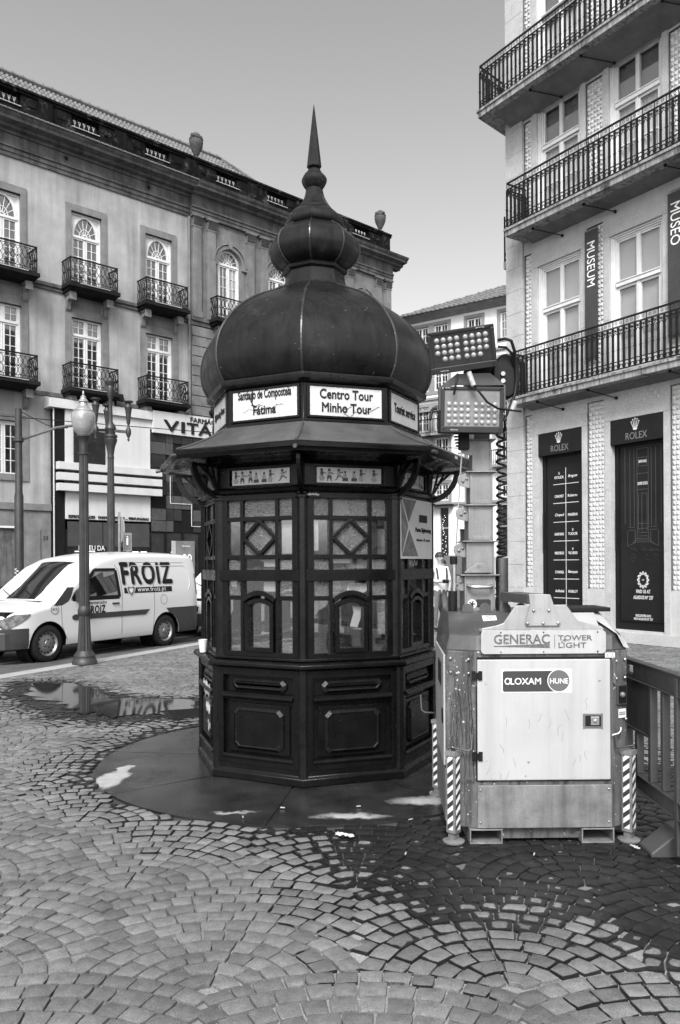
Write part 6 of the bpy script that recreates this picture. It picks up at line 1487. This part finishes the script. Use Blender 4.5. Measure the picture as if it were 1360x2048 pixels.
MB().box(-.17,.17,.12,.28,1.08,1.50).build('backpack',dks,pr,bevel=.04); b=MB(); b.path([(.13,.12,1.5),(.13,-.10,1.5),(.12,-.15,1.25)],.05,.02,up=(1,0,0)); b.path([(-.13,.12,1.5),(-.13,-.10,1.5),(-.12,-.15,1.25)],.05,.02,up=(1,0,0)); b.build('backpack_strap',dks,pr)
cm_=root('camera_in_hand','black camera held in the hands of the man in white','camera',(2.40-.30*math.sin(R(-20))*-1*-1,19.4-.30,1.20),R(20)); MB().box(-.075,.075,-.03,.03,-.045,.045).build('camera_body',black,cm_,bevel=.008); MB().lathe([(.034,0),(.034,.07),(.03,.075)],14).xf(Matrix.Translation((0,-.03,0))@Matrix.Rotation(PI/2,4,'X')).build('camera_lens',black,cm_)
person('woman with long dark hair in a pale coat walking behind the man in white',(2.78,21.9,0),-30,1.68,mat('pale_coat',.35,.9,var=.1),dks,pose='walk',hair='long')
person('passer by whose head just shows above the white van roof',(-7.1,20.4,.0),70,1.80,dks,gtr)
person('person in a white top standing beside the parked car far down the street',(3.78,24.5,0),150,1.70,wsh,dks,hair='long')
# ================================================================ VANS
sideg=glassmat('van_side_glass',refl=.35,rough=.02,tint=.55)
vw=bpy.data.materials.new('white_van_paint'); vw.use_nodes=True; vw.node_tree.nodes['Principled BSDF'].inputs['Base Color'].default_value=(.56,.56,.56,1); vw.node_tree.nodes['Principled BSDF'].inputs['Roughness'].default_value=.3; vw.node_tree.nodes['Principled BSDF'].inputs['Coat Weight'].default_value=.5; vg,n,N,L,P=new('van_window_glass'); P.inputs['Base Color'].default_value=(.012,.012,.012,1); P.inputs['Roughness'].default_value=.04; P.inputs['Specular IOR Level'].default_value=.9
clad=mat('dark_grey_cladding',.030,.5,var=.15,scale=8); chrome=mat('headlamp_chrome',.30,.15,.6,var=.7,scale=14)
XW=(.92,4.02); LEN=5.10
def ztop(x):
    return float(np.interp(x,[0,.05,.18,.45,.8,1.08,1.3,1.9,2.25,2.7,3.4,4.3,4.8,5.0,5.1],[.68,.78,.86,.93,.99,1.04,1.19,1.68,1.83,1.90,1.935,1.935,1.92,1.895,1.83]))
def plan_(x):
    f=1.0
    if x<.75: f*=1-.30*((.75-x)/.75)**2.6
    if x>4.85: f*=1-.05*((x-4.85)/.25)**2
    return .95*f
def ys_(x,z):
    y=plan_(x); 
    if z>1.0: y-= .15*((z-1.0)/.9)**1.5
    if z<.45: y-= .05*((.45-z)/.25)**2
    if .60<z<.74: y-=0
    return y
def zbot(x):
    z=.27
    for c in XW:
        r=.405
        if abs(x-c)<r: z=max(z,.31+math.sqrt(r*r-(x-c)**2))
    return z
def van(label,loc,rz,detail=True,name='parked_van',group=None):
    V_=root(name,label,'van',loc,rz,group)
    xs=sorted(set(list(np.linspace(0,.5,12))+list(np.linspace(.5,LEN,60))+[c+s*.405*math.cos(a) for c in XW for s in (-1,1) for a in np.linspace(0,1.4,7)]+[c+s*.4055 for c in XW for s in (-1,1)]))
    NS=14;NT=8; rows=[]
    for x in xs:
        zt=ztop(x); rr=min(.16-.045*min(1,max(0,(x-2.2)/.6)),(zt-.5)*.5) if x>1.9 else min(.10+.06*max(0,(x-1.2)/.7),.16); zb=zbot(x); zs_=zt-rr; zb=min(zb,zs_-.05); ring=[]
        for i in range(NS): z=zb+(zs_-zb)*i/(NS-1); ring.append((ys_(x,z),z))
        y0_=ys_(x,zs_)
        for i in range(1,6): a=PI/2*i/5; ring.append((y0_-rr*(1-math.cos(a)),zs_+rr*math.sin(a)*.95))
        ye,ze=ring[-1]
        for i in range(1,NT+1): t=i/NT; ring.append((ye*(1-t),ze+.045*(1-(1-t)**2)*1.0 if x>.3 else ze+.01*t))
        rows.append([(x,-y,z) for y,z in ring]+[(x,y,z) for y,z in ring[-2::-1]])
    n_=len(rows[0]); b=MB(); V=[p for r_ in rows for p in r_]; F=[]
    def inwin(p):
        x,y,z=p
        return abs(y)>.7 and 1.08<z<1.585 and np.interp(z,[1.06,1.20,1.60],[1.42,1.50,2.10])+.03<x<2.62
    for i in range(len(rows)-1):
        for k in range(n_-1):
            q_=(i*n_+k,i*n_+k+1,(i+1)*n_+k+1,(i+1)*n_+k)
            if not all(inwin(V[v_]) for v_ in q_): F.append(q_)
    F.append(tuple(range(n_))); F.append(tuple((len(rows)-1)*n_+k for k in range(n_)))
    b.add(V,F); b.build('body',vw,V_,smooth=35,recalc=True)
    MB().box(.15,LEN-.1,-.78,.78,.24,.9).build('underbody',black,V_); MB().box(2.75,2.8,-.85,.85,.9,1.75).build('bulkhead',dark,V_)
    for y in (-.42,.42): sq=MB(); sq.box(2.3,2.42,y-.24,y+.24,.9,1.38); sq.box(2.32,2.40,y-.12,y+.12,1.38,1.56); sq.build('seat_back',dark,V_,bevel=.03)
    def patch(zl,fl,fr,off,m_,nm,cols=10,side=-1,par=V_,smooth=40):
        q=MB(); G=[]
        for z in zl:
            a_,c_=fl(z),fr(z)
            for i in range(cols+1): x=a_+(c_-a_)*i/cols; G.append((x,side*(ys_(x,z)+off),z))
        n2=cols+1; Fq=[(j*n2+i,j*n2+i+1,(j+1)*n2+i+1,(j+1)*n2+i) for j in range(len(zl)-1) for i in range(cols)]
        q.add(G,Fq); return q.build(nm,m_,par,smooth=smooth,recalc=False)
    li=lambda z,pts: float(np.interp(z,[p[0] for p in pts],[p[1] for p in pts]))
    for s in (-1,1):
        patch(np.linspace(1.06,1.60,9),lambda z:li(z,[(1.06,1.42),(1.20,1.50),(1.60,2.10)]),lambda z:li(z,[(1.06,2.66),(1.50,2.66),(1.60,2.58)]),.004,sideg,'side_window',side=s)
        for (a_,c_),(d_,e_) in (((1.47,1.08),(2.08,1.60)),((2.08,1.60),(2.62,1.60)),((2.62,1.60),(2.66,1.08)),((2.66,1.08),(1.47,1.08))): MB().path([(a_+(d_-a_)*t,s*(ys_(a_+(d_-a_)*t,c_+(e_-c_)*t)+.002),c_+(e_-c_)*t) for t in np.linspace(0,1,7)],.075,.008,up=(0,1,0)).build('window_seal',black,V_)
        patch(np.linspace(.98,1.30,6),lambda z:li(z,[(.98,1.02),(1.30,1.36)]),lambda z:li(z,[(.98,1.22),(1.06,1.40),(1.30,1.52)]),.003,clad,'quarter_trim',side=s)
        patch(np.linspace(.70,.80,4),lambda z:li(z,[(.70,1.50),(.75,1.42),(.80,1.50)]),lambda z:li(z,[(.70,3.38),(.80,3.52)]),.012,clad,'rubbing_strip',side=s,cols=24)
        patch(np.linspace(.27,.62,6),lambda z:0.02,lambda z:.92-.42 if z>.31 else .5,.006,clad,'front_bumper_side',side=s)
        patch(np.linspace(.27,.80,7),lambda z:4.02+max(.0,math.sqrt(max(0,.41**2-(z-.31)**2))) if z>.31 else 4.43,lambda z:5.095,.006,clad,'rear_bumper_side',side=s)
        patch(np.linspace(.285,.36,3),lambda z:1.36,lambda z:3.58,.010,vw,'sill',side=s,cols=20)
        patch(np.linspace(1.05,1.5,3),lambda z:5.03,lambda z:5.10,.006,mat('tail_lamp',.06,.2),'tail_lamp',side=s,cols=2)
    # windscreen and bonnet edge
    q=MB(); G=[]; XS=np.linspace(1.08,1.98,10); YS=np.linspace(-1,1,13)
    for x in XS:
        for t in YS: hw_=.80-.08*(x-1.14); y=t*hw_; G.append((x-.16*(t*t)*-1*.55,y,ztop(x-.0)+.030+.045*(1-t*t)*.6-.055*abs(t)**3))
    n2=len(YS); q.add(G,[(j*n2+i,j*n2+i+1,(j+1)*n2+i+1,(j+1)*n2+i) for j in range(len(XS)-1) for i in range(n2-1)]); q.build('windscreen',vg,V_,smooth=60,recalc=False)
    MB().box(.98,1.10,-.62,.62,1.02,1.06).build('scuttle_panel',clad,V_)
    for y in (-.35,.25): MB().bar((1.12,y,1.12),(1.28,y+.42,1.25),.015,.012).build('wiper',black,V_)
    # front: bumper, grille, lamps
    f=MB(); f.prismz([(-.05,-.62),(-.05,.62),(.12,.80),(.3,.86),(.3,-.86),(.12,-.80)],.26,.56); f.build('front_bumper',clad,V_,bevel=.02)
    MB().box(-.075,-.045,-.40,.40,.32,.46).build('air_intake',black,V_); MB().box(-.02,.03,-.42,.42,.60,.72).build('grille',black,V_); pass
    for s in (-1,1):
        patch(np.linspace(.62,.86,7),lambda z:li(z,[(.62,.10),(.70,.03),(.78,.07),(.86,.26)]),lambda z:li(z,[(.62,.20),(.70,.34),(.80,.50),(.86,.54)]),.008,chrome,'headlamp',side=s)
        g_=MB().lathe([(.045,0),(.05,.02)],14).xf(Matrix.Translation((-.06,s*.62,.40))@Matrix.Rotation(-PI/2,4,'Y')); g_.build('fog_lamp',black,V_)
        m_=MB(); m_.box(1.50,1.66,*sorted((s*.97,s*1.16)),1.03,1.26); mo_=m_.build('wing_mirror',clad,V_,bevel=.03); MB().box(1.655,1.665,*sorted((s*.99,s*1.14)),1.06,1.23).build('mirror_glass',chrome,mo_)
        MB().box(1.57,1.62,*sorted((s*.88,s*.98)),1.03,1.09).build('mirror_arm',clad,V_)
        MB().box(2.46,2.64,*sorted((s*.945,s*.975)),.945,.975).build('door_handle',clad,V_,bevel=.008)
        # wheels
        for c in XW:
            w_=bpy.data.objects.new('wheel',None); COL.objects.link(w_); w_.parent=V_; w_.location=(c,s*.84,.325); w_.rotation_euler=(PI/2*s*-1*-1,0,0)
            if s<0: w_.rotation_euler=(PI/2,0,0)
            else: w_.rotation_euler=(-PI/2,0,0)
            MB().lathe([(.20,-.10),(.29,-.10),(.318,-.08),(.325,-.03),(.325,.05),(.315,.085),(.285,.10),(.225,.095),(.215,.08)],40,caps=False).build('tyre',rubber,w_,smooth=40)
            MB().lathe([(.215,.082),(.205,.07),(.19,.045),(.17,.04),(.15,.055),(.10,.07),(.06,.07),(.05,.085),(.02,.088),(.001,.088)],36,caps=False).build('rim',mat('steel_rim',.22,.45,.6,var=.12,scale=12),w_,smooth=40)
            hl=MB()
            for i in range(14): a=2*PI*i/14; hl.ball((.172*math.cos(a),.172*math.sin(a),.042),.019,6,4)
            hl.build('rim_hole',black,w_); hl=MB()
            for i in range(5): a=2*PI*i/5; hl.ball((.075*math.cos(a),.075*math.sin(a),.073),.012,6,4)
            hl.build('wheel_nut',black,w_)
            arch=MB(); arch.lathe([(.40,-.28),(.40,.02)],30,caps=False); arch.build('wheel_well',black,w_,recalc=False); MB().lathe([(.39,-.28),(.01,-.28)],24).build('wheel_well_back',black,w_)
    # door gaps
    g_=MB()
    for s in (-1,1):
        for pts in ([(2.72,.30),(2.72,.7),(2.74,1.2),(2.70,1.60),(2.62,1.70)],[(3.62,.36),(3.66,.8),(3.66,1.3),(3.62,1.76)],[(1.34,.36),(1.22,.62),(1.20,.98)],[(2.9,1.75),(4.7,1.74)]):
            P3=[]
            for (a_,c_),(d_,e_) in zip(pts,pts[1:]):
                for t in np.linspace(0,1,5)[:-1]: x=a_+(d_-a_)*t; z=c_+(e_-c_)*t; P3.append((x,s*(ys_(x,z)+.0015),z))
            P3.append((pts[-1][0],s*(ys_(*pts[-1])+.0015),pts[-1][1])); MB().path(P3,.008,.004).build('panel_gap',mat('panel_gap_dark',.08,.8),V_,recalc=False)
    return V_,patch
vloc=(-5.13,14.15); va=math.atan2(2.75,1.48)
# near front wheel sits at local (.92,-.93)
ox_=vloc[0]-(.92*math.cos(va)+.93*math.sin(va)); oy_=vloc[1]-(.92*math.sin(va)-.93*math.cos(va))
VN,patch=van('white delivery van lettered FROIZ on its side, parked along the kerb'.replace('FROIZ','with bold grocery lettering').replace('lettered with','with'),(ox_,oy_,-.075),va,name='delivery_van')
def wrap(off,x0,z0,slope=0.):
    def f(a):
        a=a.copy(); X=x0+a[:,0]; Z=z0+a[:,1]+a[:,0]*slope; Yv=np.array([-(ys_(x,z)+off) for x,z in zip(X,Z)]); return np.stack([X,Yv+a[:,2]*0,Z],1)
    return f
def vtext(s,size,x,z,width,bold,m_=inkd,off=.006,shear=0,hz=1.,space=1.12):
    def wp_(a):
        a=a.copy(); a[:,1]*=hz; return wrap(off,x,z)(a)
    t=text('lettering',s,size,m_,VN,(0,0,0),rot=(0,0,0),bold=bold,width=width,ext=0,warp=wp_,shear=shear,space=space)
    return t
vtext('FROIZ',.42,3.53,1.515,1.50,.05,mat('grey_letter_shadow',.30,.6),.004,hz=1.42)
vtext('FROIZ',.42,3.50,1.53,1.50,.05,inkd,.007,hz=1.42)
patch(np.linspace(1.14,1.25,4),lambda z:2.80,lambda z:4.22,.005,inkd,'web_address_band',cols=20)
vtext('www.froiz.pt',.13,3.60,1.195,.85,.015,wp,.008)
hq=MB(); hq.v=[]; 
def heart(sz,off):
    P2=[(2.99+sz*.95*math.sin(t)**3,1.195+sz*(.8*math.cos(t)-.3*math.cos(2*t)-.12*math.cos(3*t))) for t in np.linspace(0,2*PI,25)[:-1]]
    return MB().add([(x,-(ys_(x,z)+off),z) for x,z in P2],[tuple(range(24))])
heart(.13,.009).build('heart_emblem',wp,VN,recalc=False); heart(.115,.0105).build('heart_emblem',mat('heart_grey',.12,.5,var=.3,scale=20),VN,recalc=False); heart(.06,.012).build('heart_emblem',wp,VN,recalc=False)
vtext('Supermercados',.09,2.05,.99,.52,.03); vtext('FROIZ',.15,2.05,.87,.45,.05,hz=1.3); vtext('www.froiz.pt',.05,2.05,.765,.44,.03)
vtext('415',.07,1.05,.92,.10,.02)
pr_=MB().tube([(1.05+.085*math.cos(a),-(ys_(1.05,.92)+.006),.92+.085*math.sin(a)) for a in np.linspace(0,2*PI,17)[:-1]],.004,4,closed=True).build('number_ring',inkd,VN)
MB().tube([(3.95+.10*math.cos(a),-(ys_(3.95,.98+.1*math.sin(a))+.002),.98+.10*math.sin(a)) for a in np.linspace(0,2*PI,21)[:-1]],.004,4,closed=True).build('fuel_flap',mat('panel_gap_dark',.08,.8),VN)
# ghost outline of the side panel pressing
pl=[(3.02,1.10),(3.02,1.62),(3.08,1.68),(4.72,1.68),(4.80,1.60),(4.84,1.30),(4.78,1.18)]
MB().path([(x,-(ys_(x,z)+.003),z) for x,z in pl],.022,.008).build('panel_pressing',vw,VN,recalc=False)
MB().tube([(2.1,0,1.90),(2.02,0,2.02)],.01,5).build('aerial',black,VN)
# driver behind the side window: dark window is opaque, so a pale shape shows at the glass
dv=person('van driver in a pale shirt sitting behind the wheel of the delivery van',(0,0,0),0,1.6,wsh,gtr,pose='wheel',bust=True)
dv.location=(ox_+2.02*math.cos(va)+.80*math.sin(va)*.0+.45*math.sin(va),oy_+2.02*math.sin(va)-.45*math.cos(va),-.075-.05); dv.rotation_euler[2]=va-PI/2
V2,_p=van('second white van parked beyond the delivery van, half hidden by the kiosk',(ox_+6.0*math.cos(va)-.15,oy_+6.0*math.sin(va),-.075),va,name='parked_van')
CR,_c=van('white van parked at the far end of the side street beside the corner building',(4.55,24.2,.0),R(60),name='parked_van')
# planters / clutter far down the street
pt=root('shop_sign_board','dark pavement sign board standing on the street behind the light tower','sign',(3.2,22.6,0),R(10)); MB().box(-.35,.35,-.02,.02,.3,1.85).build('board',mat('board_grey',.12,.6),pt); MB().box(-.37,-.33,-.03,.03,0,1.9).build('board_post',iron,pt); MB().box(.33,.37,-.03,.03,0,1.9).build('board_post',iron,pt)
print('objects',len(bpy.data.objects),'tris',sum(len(o.data.polygons) for o in bpy.data.objects if o.type=='MESH'))
